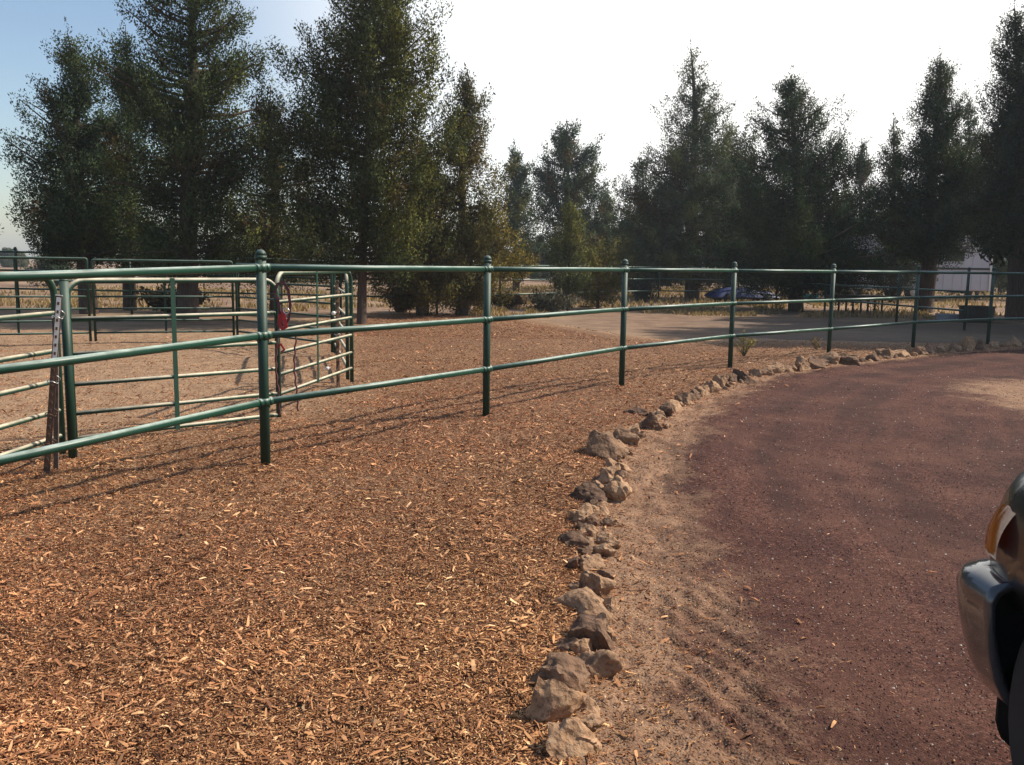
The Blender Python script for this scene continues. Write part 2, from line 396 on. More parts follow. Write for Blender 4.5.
def grit(N):
    Y = 1.9*(14/1.9)**(rng.random(N)**1.1); X = cx(Y)+rng.random(N)**.8*(.6*Y+1.3)
    z = hgt(X, Y)
    dist = X-cx(Y); n = N
    r = (.0015+.0045*rng.random(n)**4)*(Y/3)**.35
    O = np.array([(1, 0, 0), (0, 1, 0), (-1, 0, 0), (0, -1, 0), (0, 0, 1), (0, 0, -1)], float)
    V = O[None]*rng.uniform(.6, 1.4, (n, 6, 1))*r[:, None, None]
    yaw = rng.random(n)*6.28; cs, sn = np.cos(yaw), np.sin(yaw)
    Vx = V[:, :, 0]*cs[:, None]-V[:, :, 1]*sn[:, None]; Vy = V[:, :, 0]*sn[:, None]+V[:, :, 1]*cs[:, None]
    V = np.stack([Vx+X[:, None], Vy+Y[:, None], V[:, :, 2]*.7+(z+r*.3)[:, None]], 2)
    base = (np.arange(n)*6)[:, None]
    F = np.concatenate([base+np.array(f) for f in ((0, 1, 4), (1, 2, 4), (2, 3, 4), (3, 0, 4))], 0)
    pal = np.array([(.055, .021, .016), (.11, .043, .032), (.17, .08, .058), (.36, .27, .21), (.55, .47, .40)])
    pt = np.array([(.12, .065, .04), (.20, .12, .07), (.29, .18, .11), (.40, .27, .17), (.55, .43, .3)])
    ci = rng.choice(5, n, p=[.35, .35, .2, .08, .02]); tn = (rng.random(n) < np.clip(1.1-dist/.8, 0, 1))[:, None]
    col = np.where(tn, pt[ci], pal[ci])
    return V.reshape(-1, 3), F, np.repeat(col, 6, 0)
V, F, c_ = grit(90000)
o = link('cinder_grit', npmesh('cinder_grit', V, F, False, c_), M['chip']); props(o, 'fine red cinder grit and small pebbles scattered on the driveway', 'gravel', kind='stuff')

# ------------------------------------------------------------ stones of the edging
b = NB('field_stone'); p = b.obj(); gi = b.n('ObjectInfo')
n1 = b.noise(p, 14, 6, .7); n2 = b.noise(p, 60, 4, .7); v = b.vor(p, 34)
st_t = b.ramp(n1, [(.25, (.19, .105, .058)), (.5, (.37, .225, .13)), (.78, (.56, .37, .225))])
st_d = b.ramp(n1, [(.25, (.055, .032, .022)), (.6, (.155, .09, .058)), (.85, (.33, .21, .13))])
cc = b.mix(b.attr('dark'), st_t, st_d)
cc = b.mix(b.ramp(n2, [(.33, .6), (.48, 0)]), cc, (.06, .04, .03))
cc = b.mix(b.ramp(b.noise(p, 30, 3), [(.66, 0), (.72, .5)]), cc, (.2, .2, .14))
hh = b.math('ADD', n1, b.math('ADD', b.math('MULTIPLY', n2, .35), b.math('MULTIPLY', v, .5)))
M['stone'] = b.pbr(cc, .92, nrm=b.bump(hh, .9, .018), spec=.25)
def make_stone(seed, sx, sy, sz, dark):
    r = random.Random(seed); bm = bmesh.new()
    bmesh.ops.create_icosphere(bm, subdivisions=4, radius=1)
    planes = []
    for i in range(r.randint(7, 10)):
        d = Vector((r.uniform(-1, 1), r.uniform(-1, 1), r.uniform(-.3, 1))).normalized(); planes.append((d, r.uniform(.36, .78)))
    off = Vector((seed*3.1, seed*1.7, 0))
    for v_ in bm.verts:
        p_ = v_.co.copy()
        for d, k in planes:
            t = p_.dot(d)
            if t > k: p_ -= d*(t-k)*.93
        q = p_+off
        p_ *= 1 + .26*(mnoise.fractal(q*1.5, 1, 2, 3)) + .10*(mnoise.fractal(q*4.5, 1, 2, 3))
        v_.co = Vector((p_.x*sx, p_.y*sy, p_.z*sz))
    me = bpy.data.meshes.new('edging_stone'); bm.to_mesh(me); bm.free()
    me.polygons.foreach_set('use_smooth', [True]*len(me.polygons))
    a = me.attributes.new('dark', 'FLOAT', 'POINT'); a.data.foreach_set('value', [dark]*len(me.vertices))
    try: me.set_sharp_from_angle(angle=rad(38))
    except Exception: pass
    return me
# centre px, base py, width px, height px, tone, look
stones = [
 (570, 768, 46, 34, 0, 'flat half buried tan'), (548, 733, 46, 46, 0, 'knobbly pale tan'), (560, 695, 44, 42, .8, 'round dark faced'),
 (597, 683, 44, 34, .3, 'rough pitted brown'), (597, 655, 42, 42, .9, 'large dark blocky'), (590, 619, 48, 26, .3, 'long low brown'),
 (594, 596, 34, 30, .2, 'weathered tan'), (573, 575, 20, 16, 1, 'small black'), (599, 560, 22, 17, .1, 'small pale'),
 (575, 553, 26, 18, .9, 'dark wedge shaped'), (588, 539, 24, 14, .3, 'low brown'), (588, 528, 28, 20, 0, 'pale arched'),
 (600, 517, 22, 14, .1, 'small pale flat'), (594, 507, 40, 22, 1, 'dark slab shaped'), (617, 503, 22, 24, 0, 'upright pale tan'),
 (622, 482, 14, 11, .5, 'little grey brown'), (605, 465, 42, 32, .6, 'big tilted two toned'), (622, 447, 24, 20, .5, 'grey brown split'),
 (634, 447, 16, 12, .4, 'small grey brown'), (641, 418, 22, 10, 1, 'dark mossy flat'), (652, 432, 18, 16, .9, 'dark round'),
 (665, 418, 18, 17, 1, 'dark rough lava'), (676, 413, 17, 18, 0, 'pale rounded'), (686, 408, 13, 13, .4, 'small brown'),
 (695, 403, 14, 13, .7, 'dark brown'), (704, 399, 13, 14, .1, 'pale ridged'), (713, 395, 14, 14, .1, 'pale tilted'),
 (722, 390, 12, 14, .2, 'tan pointed'), (735, 385, 13, 10, .9, 'little dark'), (745, 385, 20, 16, 1, 'black block shaped'),
 (757, 379, 11, 12, .2, 'small tan'), (767, 378, 14, 11, .7, 'dark sloped'), (779, 376, 15, 12, .1, 'pale sloped'),
 (790, 375, 13, 10, .5, 'grey brown low'), (803, 373, 16, 13, .2, 'tan two peaked')]
xs = 803
rr = random.Random(5)
extra_y = [(818, 371), (834, 367), (852, 367), (873, 363), (891, 360), (905, 359), (918, 357), (930, 356), (942, 355), (955, 354), (969, 353), (981, 353), (995, 351), (1007, 350), (1018, 349), (1030, 348), (1042, 347)]
words = ['dark lumpy', 'brown squat', 'large dark brown', 'wide dark', 'pitted grey', 'small tan', 'tan slanted', 'brown flat topped', 'pale low', 'brown rounded', 'tall pale upright', 'dark brown small', 'pale slanted', 'grey flat', 'tan pointed small', 'brown sloped', 'low tan']
tones = [.8, .5, .8, .9, .5, .1, .2, .5, .1, .5, 0, .8, .1, .5, .1, .5, .2]
for (px, py), wds, tn in zip(extra_y, words, tones):
    stones.append((px, py, rr.uniform(12, 21) if px < 900 else rr.uniform(9, 15), 14 if wds.startswith('tall') else rr.uniform(9, 14), tn, wds))
ordn = ['first', 'second', 'third', 'fourth', 'fifth', 'sixth', 'seventh', 'eighth', 'ninth', 'tenth']
def ordinal(i):
    if i < 10: return ordn[i]
    n = i+1; s = 'th' if 10 < n % 100 < 14 else {1: 'st', 2: 'nd', 3: 'rd'}.get(n % 10, 'th'); return '%d%s' % (n, s)
for i, (px, py, wp, hp, tn, wds) in enumerate(stones):
    pz = -.012
    g = at(px, py-2, pz); s = 885/g.y
    sx = wp/s*.76; sz = hp/s*.80; sy = sx*rr.uniform(.75, 1.05)
    zc = float(hgt(np.array([g.x]), np.array([g.y]))[0])
    o = link('edging_stone', make_stone(100+i*7, sx, sy, sz, tn), M['stone'])
    o.location = (g.x, g.y+sy*.6, zc+sz*.2); o.rotation_euler = (rr.uniform(-.25, .25), rr.uniform(-.1, .45), rr.uniform(-.5, .5))
    props(o, '%s stone, %s from the near end of the driveway edging' % (wds, ordinal(i)), 'stone', 'stones edging the driveway')
# small stones packed between them
tail = 0
fill_px = [(575, 700, 15), (577, 668, 13), (612, 640, 13), (611, 610, 12), (577, 588, 11), (606, 575, 12), (604, 541, 12), (574, 520, 11), (612, 494, 13), (607, 482, 14), (612, 473, 14), (590, 567, 16), (612, 525, 12), (580, 546, 14), (596, 490, 12), (624, 470, 12), (602, 632, 20), (570, 648, 16), (585, 710, 22), (575, 750, 24), (610, 606, 16),
           (640, 436, 9), (657, 415, 8), (630, 455, 7), (668, 426, 7)]
fills = [(at(px, py), wp/(885/at(px, py).y)*.85) for (px, py, wp) in fill_px]
yq = 2.6
while yq < 15.8:
    fills.append((Vector((float(cx(yq))+rr.gauss(.03, .035), yq, 0)), rr.uniform(.028, .062)*(1+yq*.03))); yq += rr.uniform(.10, .22)*(1+yq*.05)/math.sqrt(1+float(np.interp(yq, _yy, np.gradient(_xs, _yy)))**2)
fills.sort(key=lambda f_: f_[0].y)
for i, (g, sx) in enumerate(fills):
    sx *= 1.2; tn = rr.choice([0, .3, .8])
    o = link('edging_stone', make_stone(900+i*5, sx, sx*.8, sx*.7, tn), M['stone'])
    o.location = (g.x, g.y, float(hgt(np.array([g.x]), np.array([g.y]))[0])+sx*.18); o.rotation_euler = (rr.uniform(-.3, .3), rr.uniform(-.3, .3), rr.uniform(0, 6))
    props(o, 'fist sized %s stone wedged in the edging, %s such filler from the near end' % (['pale tan', 'brown', 'dark'][[0, .3, .8].index(tn)], ordinal(i)), 'stone', 'small filler stones in the edging')

# ------------------------------------------------------------ three-rail pipe fences
def gz(x, y): return float(hgt(np.array([float(x)]), np.array([float(y)]))[0])
def pipe_fence(label, pts, zoff=None, rp=.034, rr_=.0245, collars=True, seg=14, top=1.5):
    root = empty('pipe_fence', (pts[0][0], pts[0][1], 0), 0, label, 'fence', 'green three rail pipe fences')
    o0 = Vector((pts[0][0], pts[0][1], 0)); zoff = zoff or [0]*len(pts); H = (.46, .92, 1.38)
    P = [Vector((x, y, z))-o0 for (x, y), z in zip(pts, zoff)]
    for i, p in enumerate(P):
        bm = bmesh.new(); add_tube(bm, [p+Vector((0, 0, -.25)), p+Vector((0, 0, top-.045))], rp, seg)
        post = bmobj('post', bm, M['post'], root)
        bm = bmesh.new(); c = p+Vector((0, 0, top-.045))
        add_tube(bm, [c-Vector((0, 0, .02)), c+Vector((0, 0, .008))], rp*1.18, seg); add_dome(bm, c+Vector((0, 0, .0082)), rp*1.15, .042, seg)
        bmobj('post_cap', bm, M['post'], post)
        if collars:
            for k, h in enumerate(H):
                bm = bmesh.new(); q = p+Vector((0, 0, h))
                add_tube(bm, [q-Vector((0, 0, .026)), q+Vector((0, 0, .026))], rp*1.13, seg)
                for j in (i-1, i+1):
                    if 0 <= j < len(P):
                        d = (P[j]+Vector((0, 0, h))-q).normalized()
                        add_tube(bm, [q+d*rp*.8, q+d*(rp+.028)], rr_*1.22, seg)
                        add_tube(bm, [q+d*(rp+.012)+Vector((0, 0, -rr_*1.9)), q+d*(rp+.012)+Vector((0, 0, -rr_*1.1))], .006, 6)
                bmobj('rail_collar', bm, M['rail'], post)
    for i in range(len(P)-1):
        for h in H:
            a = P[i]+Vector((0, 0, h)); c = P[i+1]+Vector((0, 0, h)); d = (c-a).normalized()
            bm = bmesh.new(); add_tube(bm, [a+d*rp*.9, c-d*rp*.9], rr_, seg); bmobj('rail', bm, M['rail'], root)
    return root
main = [(-3.0, 3.55), (-1.713, 6.047), (-.238, 8.135), (1.304, 10.435), (3.104, 12.537), (5.122, 14.277), (7.459, 16.44), (9.604, 17.848), (12.3, 19.1), (15.1, 20.0), (18, 20.4)]
main = [(-4.4, 1.2)]+main
pipe_fence('long dark green pipe fence curving from left foreground beside the stone edging', main, [-.1, -.075]+[0]*10)
farf = [(-25.5, 20.6), (-22.3, 21.2), (-19, 21.7), (-15.8, 22.1), (-12.5, 22.4), (-9.9, 23.0), (-7.3, 23.6), (-4.7, 24.2), (-2.15, 25.0), (-.42, 28.0), (1.6, 30.6), (3.6, 33), (5.75, 35.2), (8.5, 35.6)]
pipe_fence('far dark green pipe fence running behind the pen to the juniper trees', farf, [.2, .2, .2, .2, .18, .14, .1, .05]+[0]*6, collars=False, seg=8)
farg = [(8.9, 35.2), (9.3, 31.4), (9.8, 27.9), (10.52, 24.3), (10.92, 21.4)]
pipe_fence('green pipe fence in tree shade in front of the white trailer', farg, None, collars=False, seg=8)

# ------------------------------------------------------------ corral panels
def panel(label, a, c, z0=0.06, ztop=1.32, rails=(1.06, .80, .60, .40, .20), braces=(.5,), tr=.021, rl=.017, corner=.14, name='corral_fence', seg=10, zg=0.0, group='green tubular corral panels', mat=None):
    mat = mat or M['panel']
    A = Vector((a[0], a[1], zg)); B = Vector((c[0], c[1], zg)); L = (B-A).length; d = (B-A)/L
    root = empty(name, A, 0, label, 'gate' if name == 'corral_gate' else 'corral panel', group)
    def P(u, z): return d*u+Vector((0, 0, z))
    bm = bmesh.new(); pts = [P(0, z0), P(0, ztop-corner)]
    for k in range(1, 6):
        t = k*math.pi/12; pts.append(P(corner*(1-math.cos(t)), ztop-corner+corner*math.sin(t)))
    pts.append(P(corner, ztop)); pts.append(P(L-corner, ztop))
    for k in range(1, 6):
        t = k*math.pi/12; pts.append(P(L-corner+corner*math.sin(t), ztop-corner+corner*math.cos(t)))
    pts += [P(L, ztop-corner), P(L, z0)]
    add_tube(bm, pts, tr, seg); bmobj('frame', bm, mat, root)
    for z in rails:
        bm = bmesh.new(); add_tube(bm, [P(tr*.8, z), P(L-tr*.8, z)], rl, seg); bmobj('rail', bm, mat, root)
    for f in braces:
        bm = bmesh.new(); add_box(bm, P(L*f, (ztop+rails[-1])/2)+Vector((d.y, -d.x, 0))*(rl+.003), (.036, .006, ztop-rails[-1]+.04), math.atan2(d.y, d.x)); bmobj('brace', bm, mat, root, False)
    return root
gr = (.98, .72, .49, .27, .08)
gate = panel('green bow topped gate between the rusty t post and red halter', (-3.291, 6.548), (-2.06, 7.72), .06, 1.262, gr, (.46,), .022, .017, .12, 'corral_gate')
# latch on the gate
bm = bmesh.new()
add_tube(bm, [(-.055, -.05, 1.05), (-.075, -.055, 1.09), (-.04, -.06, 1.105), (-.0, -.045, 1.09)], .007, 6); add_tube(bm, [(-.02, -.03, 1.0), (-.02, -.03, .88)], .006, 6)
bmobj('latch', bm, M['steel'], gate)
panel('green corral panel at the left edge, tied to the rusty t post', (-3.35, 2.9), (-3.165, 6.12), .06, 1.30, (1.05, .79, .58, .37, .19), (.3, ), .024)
panel('green corral panel right of the red halter, pale highlight painted along its rails', (-2.13, 8.0), (-1.842, 10.09), .06, 1.32, (1.06, .80, .60, .40, .22), (.46,), .022)
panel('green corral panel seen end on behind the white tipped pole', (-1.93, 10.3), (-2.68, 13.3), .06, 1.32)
panel('shaded corral panel at the back right of the pen', (-2.74, 13.4), (-4.80, 15.4), .06, 1.36, mat=M['post'], corner=.035)  # back panels get the darker post paint, their shade put into the colour
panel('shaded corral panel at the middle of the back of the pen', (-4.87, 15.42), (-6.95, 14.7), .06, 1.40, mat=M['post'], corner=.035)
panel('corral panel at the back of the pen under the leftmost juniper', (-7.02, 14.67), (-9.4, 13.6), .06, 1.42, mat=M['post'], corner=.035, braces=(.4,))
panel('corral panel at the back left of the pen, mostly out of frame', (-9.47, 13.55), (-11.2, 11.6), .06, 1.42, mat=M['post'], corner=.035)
# thick hinge post beside the gate
bm = bmesh.new(); add_tube(bm, [(0, 0, -.2), (0, 0, 1.27)], .03, 14); 
r_ = empty('gate_post', (-3.13, 6.19, 0), 0, 'thick dark green gate post between gate and left corral panel', 'post')
pp = bmobj('post', bm, M['post'], r_); bm = bmesh.new(); add_dome(bm, (0, 0, 1.2702), .031, .02); bmobj('post_cap', bm, M['post'], r_)
# steel T posts
def tpost(label, x, y, h, rot, white, lean=0):
    root = empty('t_post', (x, y, 0), rot, label, 'post', 'steel t posts wired to the panels')
    root.rotation_euler = (0, rad(lean), rot)
    bm = bmesh.new(); add_box(bm, (0, 0, h/2-.15), (.04, .005, h+.3)); add_box(bm, (0, .0155, h/2-.15), (.005, .025, h+.3))
    bmobj('shaft', bm, M['rust'], root, False)
    bm = bmesh.new()
    for k in range(int(h/.055)): add_box(bm, (0, -.0065, .04+k*.055), (.012, .009, .02))
    bmobj('studs', bm, M['rust'], root, False)
    if white:
        bm = bmesh.new(); add_box(bm, (0, -.0038, h-.22), (.028, .002, .42)); add_box(bm, (0, 0, h+.003), (.043, .008, .006))
        bmobj('painted_tip', bm, M['whitepaint'], root, False)
    for z in (.2, .4, .62, 1.05):
        bm = bmesh.new(); pts = [(.034*math.cos(t), .034*math.sin(t), z+.008*math.sin(3*t)) for t in np.linspace(0, 6.28, 14)]
        add_tube(bm, pts, .0035, 5, False); add_tube(bm, [(.034, 0, z), (.05, -.03, z+.03), (.03, -.05, z+.05)], .003, 5)
        bmobj('wire_tie', bm, M['rust'] if z < .5 else M['steel'], root)
    return root
tpost('rusty t post with a white painted tip beside the gate post', -3.105, 5.78, 1.19, .25, True, 6.5)
# flat wooden stake wired beside it
bm = bmesh.new(); add_box(bm, (0, 0, .5), (.03, .02, 1.05), .2)
for v_ in bm.verts: v_.co.x += .01*math.sin(v_.co.z*7)
M['oldwood'] = simple('old_wood', (.13, .09, .07), .9, 0, .6, 25)
o = bmobj('wooden_stake', bm, M['oldwood'], None, False); o.location = (-3.08, 5.86, 0); o.rotation_euler = (0, rad(2.5), 0); props(o, 'weathered brown wooden stake leaning on the rusty t post', 'stake')
tpost('thin dark t post at the far end of the pale railed corral panel', -1.97, 9.93, 1.2, .6, False)
# white insulator-like tie at the panel end
for (x, y, z, lb) in ((-1.995, 9.85, .86, 'small white plastic insulator on the second rail of the pale railed panel'), (-2.07, 9.84, .24, 'small white plastic insulator on the bottom rail of the pale railed panel')):
    bm = bmesh.new(); add_tube(bm, [(0, 0, -.022), (0, 0, -.008), (0, 0, .008), (0, 0, .022)], [.012, .024, .024, .012], 8); add_tube(bm, [(0, 0, 0), (.03, 0, .012)], .007, 6)
    o = bmobj('insulator', bm, M['whitepaint']); o.location = (x, y, z); props(o, lb, 'insulator', 'white insulators on the dusty panel')

# red halter and lead ropes hanging at the gate end
hx, hy = -2.02, 7.74
bm = bmesh.new()
def strap(bm, pts, wdt=.024, th=.004):
    pts = [Vector(p) for p in pts]; prev = None
    for i, p in enumerate(pts):
        t = (pts[min(i+1, len(pts)-1)]-pts[max(0, i-1)]).normalized(); s = t.cross(Vector((.2, -1, 0))).normalized()*wdt/2; n = t.cross(s).normalized()*th
        ring = [bm.verts.new(p+s+n), bm.verts.new(p-s+n), bm.verts.new(p-s-n), bm.verts.new(p+s-n)]
        if prev:
            for k in range(4): bm.faces.new((prev[k], prev[(k+1) % 4], ring[(k+1) % 4], ring[k]))
        prev = ring
hal = empty('halter', (hx, hy, 0), 0, 'red and dark nylon horse halter hanging on the gate end by the post', 'halter')
strap(bm, [(-.05, -.04, 1.16), (-.02, -.045, 1.23), (.03, -.045, 1.25), (.07, -.04, 1.18), (.085, -.04, 1.05), (.07, -.045, .93), (.03, -.045, .87), (0, -.045, .90), (-.01, -.045, 1.0), (-.02, -.045, 1.1), (-.05, -.04, 1.16)])
bmobj('strap', bm, M['rope'], hal, False)
bm = bmesh.new(); strap(bm, [(.02, -.052, 1.0), (.035, -.055, .93), (.05, -.055, .86), (.02, -.055, .84), (-.01, -.055, .88), (.0, -.052, .97)], .034, .008); bmobj('noseband', bm, M['red'], hal, False)
bm = bmesh.new(); strap(bm, [(-.03, -.052, .68), (0, -.055, .71), (.03, -.054, .66), (0, -.054, .64)], .02)
bmobj('red_tie', bm, M['red'], hal, False)
bm = bmesh.new(); add_tube(bm, [(.055+.025*math.cos(t), -.062, 1.0+.025*math.sin(t)) for t in np.linspace(0, 6.28, 12)], .005, 6, False); bmobj('ring', bm, M['steel'], hal)
for i, (dx, ztop, zb, lb) in enumerate(((-.03, .9, .08, 'long brown lead rope hanging nearly to the ground left of the halter'), (.13, .82, .12, 'dark red lead rope hanging nearly to the ground right of the halter'))):
    bm = bmesh.new(); pts = []
    for k in range(40):
        z = ztop+(zb-ztop)*k/39; pts.append((dx+.012*math.sin(z*9)+.005*math.cos(z*60), -.06+.006*math.sin(z*60), z))
    add_tube(bm, pts, .008, 8); o = bmobj('lead_rope', bm, M['rope']); o.location = (hx, hy-.01, 0)
    props(o, lb, 'rope', 'lead ropes at the gate')

# ------------------------------------------------------------ junipers
def quads_for(P, sz, seed_rng, out, elong=1.9):
    n = len(P)
    d = out*.55 + np.array([0, 0, .55]) + seed_rng.normal(0, .55, (n, 3)); d /= np.linalg.norm(d, axis=1)[:, None]
    s = np.cross(d, seed_rng.normal(0, 1, (n, 3))); s /= np.linalg.norm(s, axis=1)[:, None]+1e-9
    L = sz*elong*(.6+.8*seed_rng.random(n)); W = sz*(.6+.8*seed_rng.random(n))
    V = np.empty((n, 4, 3))
    V[:, 0] = P - d*(L/2)[:, None]; V[:, 1] = P + s*(W/2)[:, None]; V[:, 2] = P + d*(L/2)[:, None]; V[:, 3] = P - s*(W/2)[:, None]
    return V
def tree(name, label, px, Y, topz, R, seed, prof='cone', n_br=230, leaf=.05, per=26, cb=.12, hue=(.052, .060, .026), brown=.15, trunk=.16, gap=.35, tops=1, lean=0, X=None, group=None, zb=0, rise=.55):
    g = np.random.default_rng(seed); r = random.Random(seed)
    X0 = atY(px, 300, Y).x if X is None else X
    root = empty(name, (X0, Y, zb), 0, label, 'tree', group)
    H = topz-zb; per = int(per*5.2); leaf *= .56; n_br = int(n_br*1.0); hue = tuple(h*1.6 for h in hue)
    def rad_at(t):
        if prof == 'cone': return R*1.22*np.clip((1-t), 0, 1)**.62*np.clip(.55+t*2.2, 0, 1)
        if prof == 'spire': return R*(np.clip(1-t, 0, 1)**.85*1.2+.10*np.clip((1-t)*6, 0, 1))*np.clip(.6+t*2, 0, 1)
        if prof == 'round': return R*1.1*np.sqrt(np.clip(1-((t-.5)/.52)**2, .02, 1))
        if prof == 'wide': return R*np.clip((1-t)*1.55, 0, 1)**.6*np.clip(.65+t*1.4, 0, 1)
        if prof == 'open': return R*np.clip((1-t)*2.4, .0, 1)**.55*np.clip(.6+t, 0, 1)
        return R
    tk = [Vector((lean*(k/8)**1.5 + .10*math.sin(k*1.1+seed)*trunk*4*(k/8), .06*math.cos(k*1.7+seed), H*.97*k/8)) for k in range(9)]
    def tp(z):
        f = min(max(z/(H*.97)*8, 0), 7.999); i = int(f); return tk[i].lerp(tk[i+1], f-i)
    bm = bmesh.new()
    add_tube(bm, [Vector((0, 0, -.2))]+tk, [trunk*1.35]+[trunk*(1.15*(1-k/8)**.9+.04) for k in range(9)], 9)
    tuftP, tuftO, tuftS, tint = [], [], [], []
    ph = [r.uniform(0, 6.28) for _ in range(6)]
    for i in range(n_br):
        for _ in range(12):
            t = cb + (1-cb)*r.random()
            if r.random() < (float(rad_at(np.float64(t)))/(R*1.25))**1.15+.10: break
        az = r.uniform(0, 6.28)
        irr = 1+.20*math.sin(az*2+t*9+ph[0])+.20*math.sin(az*3-t*17+ph[1])+.16*math.sin(t*31+ph[2])
        irr = min(irr, 1.22)
        if math.sin(az*2+ph[3]+t*13)+math.sin(az*3+ph[4]-t*23) < -1.55+gap and r.random() < .8: continue
        L = float(rad_at(np.float64(t)))*irr*r.uniform(.6, 1.12)
        if L < .12: L = .12
        z0 = H*t*.93; st = tp(z0)
        ris = rise*(.05+.9*t)+r.uniform(-.15, .2); dr = Vector((math.cos(az), math.sin(az), 0))
        end = st+dr*L+Vector((0, 0, L*ris)); mid = st+dr*L*.5+Vector((0, 0, L*ris*.28))
        if i % 3 == 0 and L > .5:
            rb = min(trunk*.38, .02+.018*L); add_tube(bm, [st, mid, end], [rb, rb*.6, rb*.15], 5, False)
        nt_ = max(2, int(L/.40)); hb = r.random()
        for k in range(nt_):
            u = .25+.75*((k+r.random())/nt_)**.8
            p_ = (st.lerp(mid, u*2) if u < .5 else mid.lerp(end, u*2-1))
            sp = .04+.07*L*(1-abs(u-.7))
            p_ = p_+Vector((r.gauss(0, sp), r.gauss(0, sp), r.gauss(0, sp*.8)))
            tuftP.append(p_); tuftO.append(dr); tuftS.append((.21+.18*r.random()+.02*L)*(leaf/.05)**.4); tint.append((hb, r.random(), t))
    for k in range(tops):       # pointed leader tufts
        bx = tk[8]+Vector((r.uniform(-.25, .25)*(k > 0), r.uniform(-.25, .25)*(k > 0), -.35*k))
        for q in range(13):
            tuftP.append(bx+Vector((r.gauss(0, .03+.022*(12-q)), r.gauss(0, .03+.022*(12-q)), -2.3+.21*q))); tuftO.append(Vector((0, 0, .6))); tuftS.append((.09+.018*(12-q))*(leaf/.03)**.35); tint.append((r.random(), r.random(), 1))
    nT = len(tuftP); TP = np.array([tuple(p_) for p_ in tuftP]); TO = np.array([tuple(p_) for p_ in tuftO]); TS = np.array(tuftS); TI = np.array(tint)
    idx = np.repeat(np.arange(nT), np.maximum(6, (per*np.clip(TS/.33, .1, 1.6)**1.8)).astype(int)); n = len(idx)
    dv = g.normal(0, 1, (n, 3)); dv /= np.linalg.norm(dv, axis=1)[:, None]
    off = dv*(g.random((n, 1))**.45)*TS[idx][:, None]*np.array([.8, .8, 1.35])
    off = off + TO[idx]*off[:, 2:3]*.45
    P = TP[idx]+off; P[:, 2] = np.maximum(P[:, 2], .05)
    V = quads_for(P, leaf*(.7+.6*g.random(n)), g, TO[idx]*.5+dv*.8, 2.3)
    base = np.array(hue)[None]*(.72+.56*TI[:, 1:2])
    isb = (TI[:, 0:1] < brown*.6)
    base = np.where(isb, np.array([[.13, .085, .038]])*(.6+.6*TI[:, 1:2]), base)
    mixy = (fbm(TP[:, 0]*.8, TP[:, 1]*.8, TP[:, 2]*.8, seed=seed, oct=2) > .55)[:, None]
    base = np.where(mixy & ~isb, base*np.array([[1.5, 1.3, .9]]), base)
    col = base[idx]*(.8+.4*g.random((n, 1)))
    F = np.arange(n*4).reshape(n, 4)
    bmobj('trunk', bm, M['bark'], root)
    cnv = dv*.75+TO[idx]*.45+np.array([0, 0, .25]); cnv /= np.linalg.norm(cnv, axis=1)[:, None]
    link('crown', npmesh('crown', V.reshape(-1, 3), F, False, np.repeat(col, 4, 0), cn=np.repeat(cnv, 4, 0)), M['leaf'], root)
    return root
def T(label, px, Y, toppy, hw, seed, prof='cone', toppx=None, **kw):
    topz = atY(toppx or px, toppy, Y).z; R = hw*Y/885
    b0 = atY(px, 300, Y).x; le = (atY(toppx or px, toppy, Y).x-b0)
    kw.setdefault('group', 'juniper trees around the corral')
    return tree(kw.pop('name', 'juniper_tree'), label, px, Y, topz, R, seed, prof, lean=le, **kw)
olive = (.055, .064, .026); dk = (.032, .046, .022); blu = (.040, .056, .036)
T('broad dark juniper standing leftmost behind the pen', 88, 23, 22, 62, 1, 'wide', 68, n_br=420, per=30, cb=.20, hue=dk, brown=.04, trunk=.2, gap=.15, tops=3)
T('slim dark juniper spire rising beside the leftmost broad juniper', 130, 25, 16, 34, 2, 'cone', 128, n_br=230, cb=.16, hue=dk, brown=.05)
T('tall open juniper with its top cut by the frame, second tall one from left', 188, 21, -90, 74, 3, 'open', 196, n_br=560, per=30, cb=.12, hue=(.042, .054, .022), brown=.08, trunk=.22, gap=1.0, tops=2)
T('dark juniper filling between the two tallest junipers at left', 276, 25, 78, 60, 4, 'cone', 270, n_br=300, per=28, cb=.14, hue=olive, brown=.2, gap=.3)
T('tallest juniper with a dark bare lower trunk behind the pen corner', 361, 20.5, -60, 86, 5, 'open', 380, n_br=620, per=30, cb=.13, hue=(.048, .056, .022), brown=.12, trunk=.10, gap=.9, tops=2)
T('brownish olive juniper with low boughs drooping over the far fence', 462, 24.5, 66, 54, 6, 'cone', 464, n_br=360, per=30, cb=.06, hue=(.075, .068, .026), brown=.25, gap=.25)
T('short olive juniper between the tallest tree and the brownish one', 422, 24, 138, 44, 7, 'cone', 426, n_br=270, per=28, cb=.05, hue=(.070, .066, .026), brown=.25, gap=.2)
T('small distant juniper with a rounded tip right of the brownish one', 516, 44, 141, 26, 8, 'cone', 515, n_br=200, leaf=.075, per=20, hue=blu, cb=.1, gap=.3)
T('distant juniper with a rounded open crown above the young trees', 566, 48, 120, 34, 9, 'round', 568, n_br=230, leaf=.085, per=20, hue=blu, cb=.16, gap=.75, trunk=.2)
T('young thin stemmed juniper standing right at the far fence', 568, 28.5, 196, 26, 10, 'cone', 570, n_br=120, per=22, cb=.2, hue=(.07, .08, .035), brown=.05, trunk=.06, gap=.5, name='young_juniper')
T('bushy low olive juniper beside the young thin one', 598, 29.5, 243, 30, 11, 'round', 600, n_br=90, per=26, cb=.15, hue=(.085, .08, .032), brown=.12, trunk=.05, gap=.3, name='young_juniper')
T('small distant juniper between the rounded one and the pointed grey one', 606, 52, 188, 28, 12, 'cone', 607, n_br=180, leaf=.085, per=20, hue=blu, cb=.08)
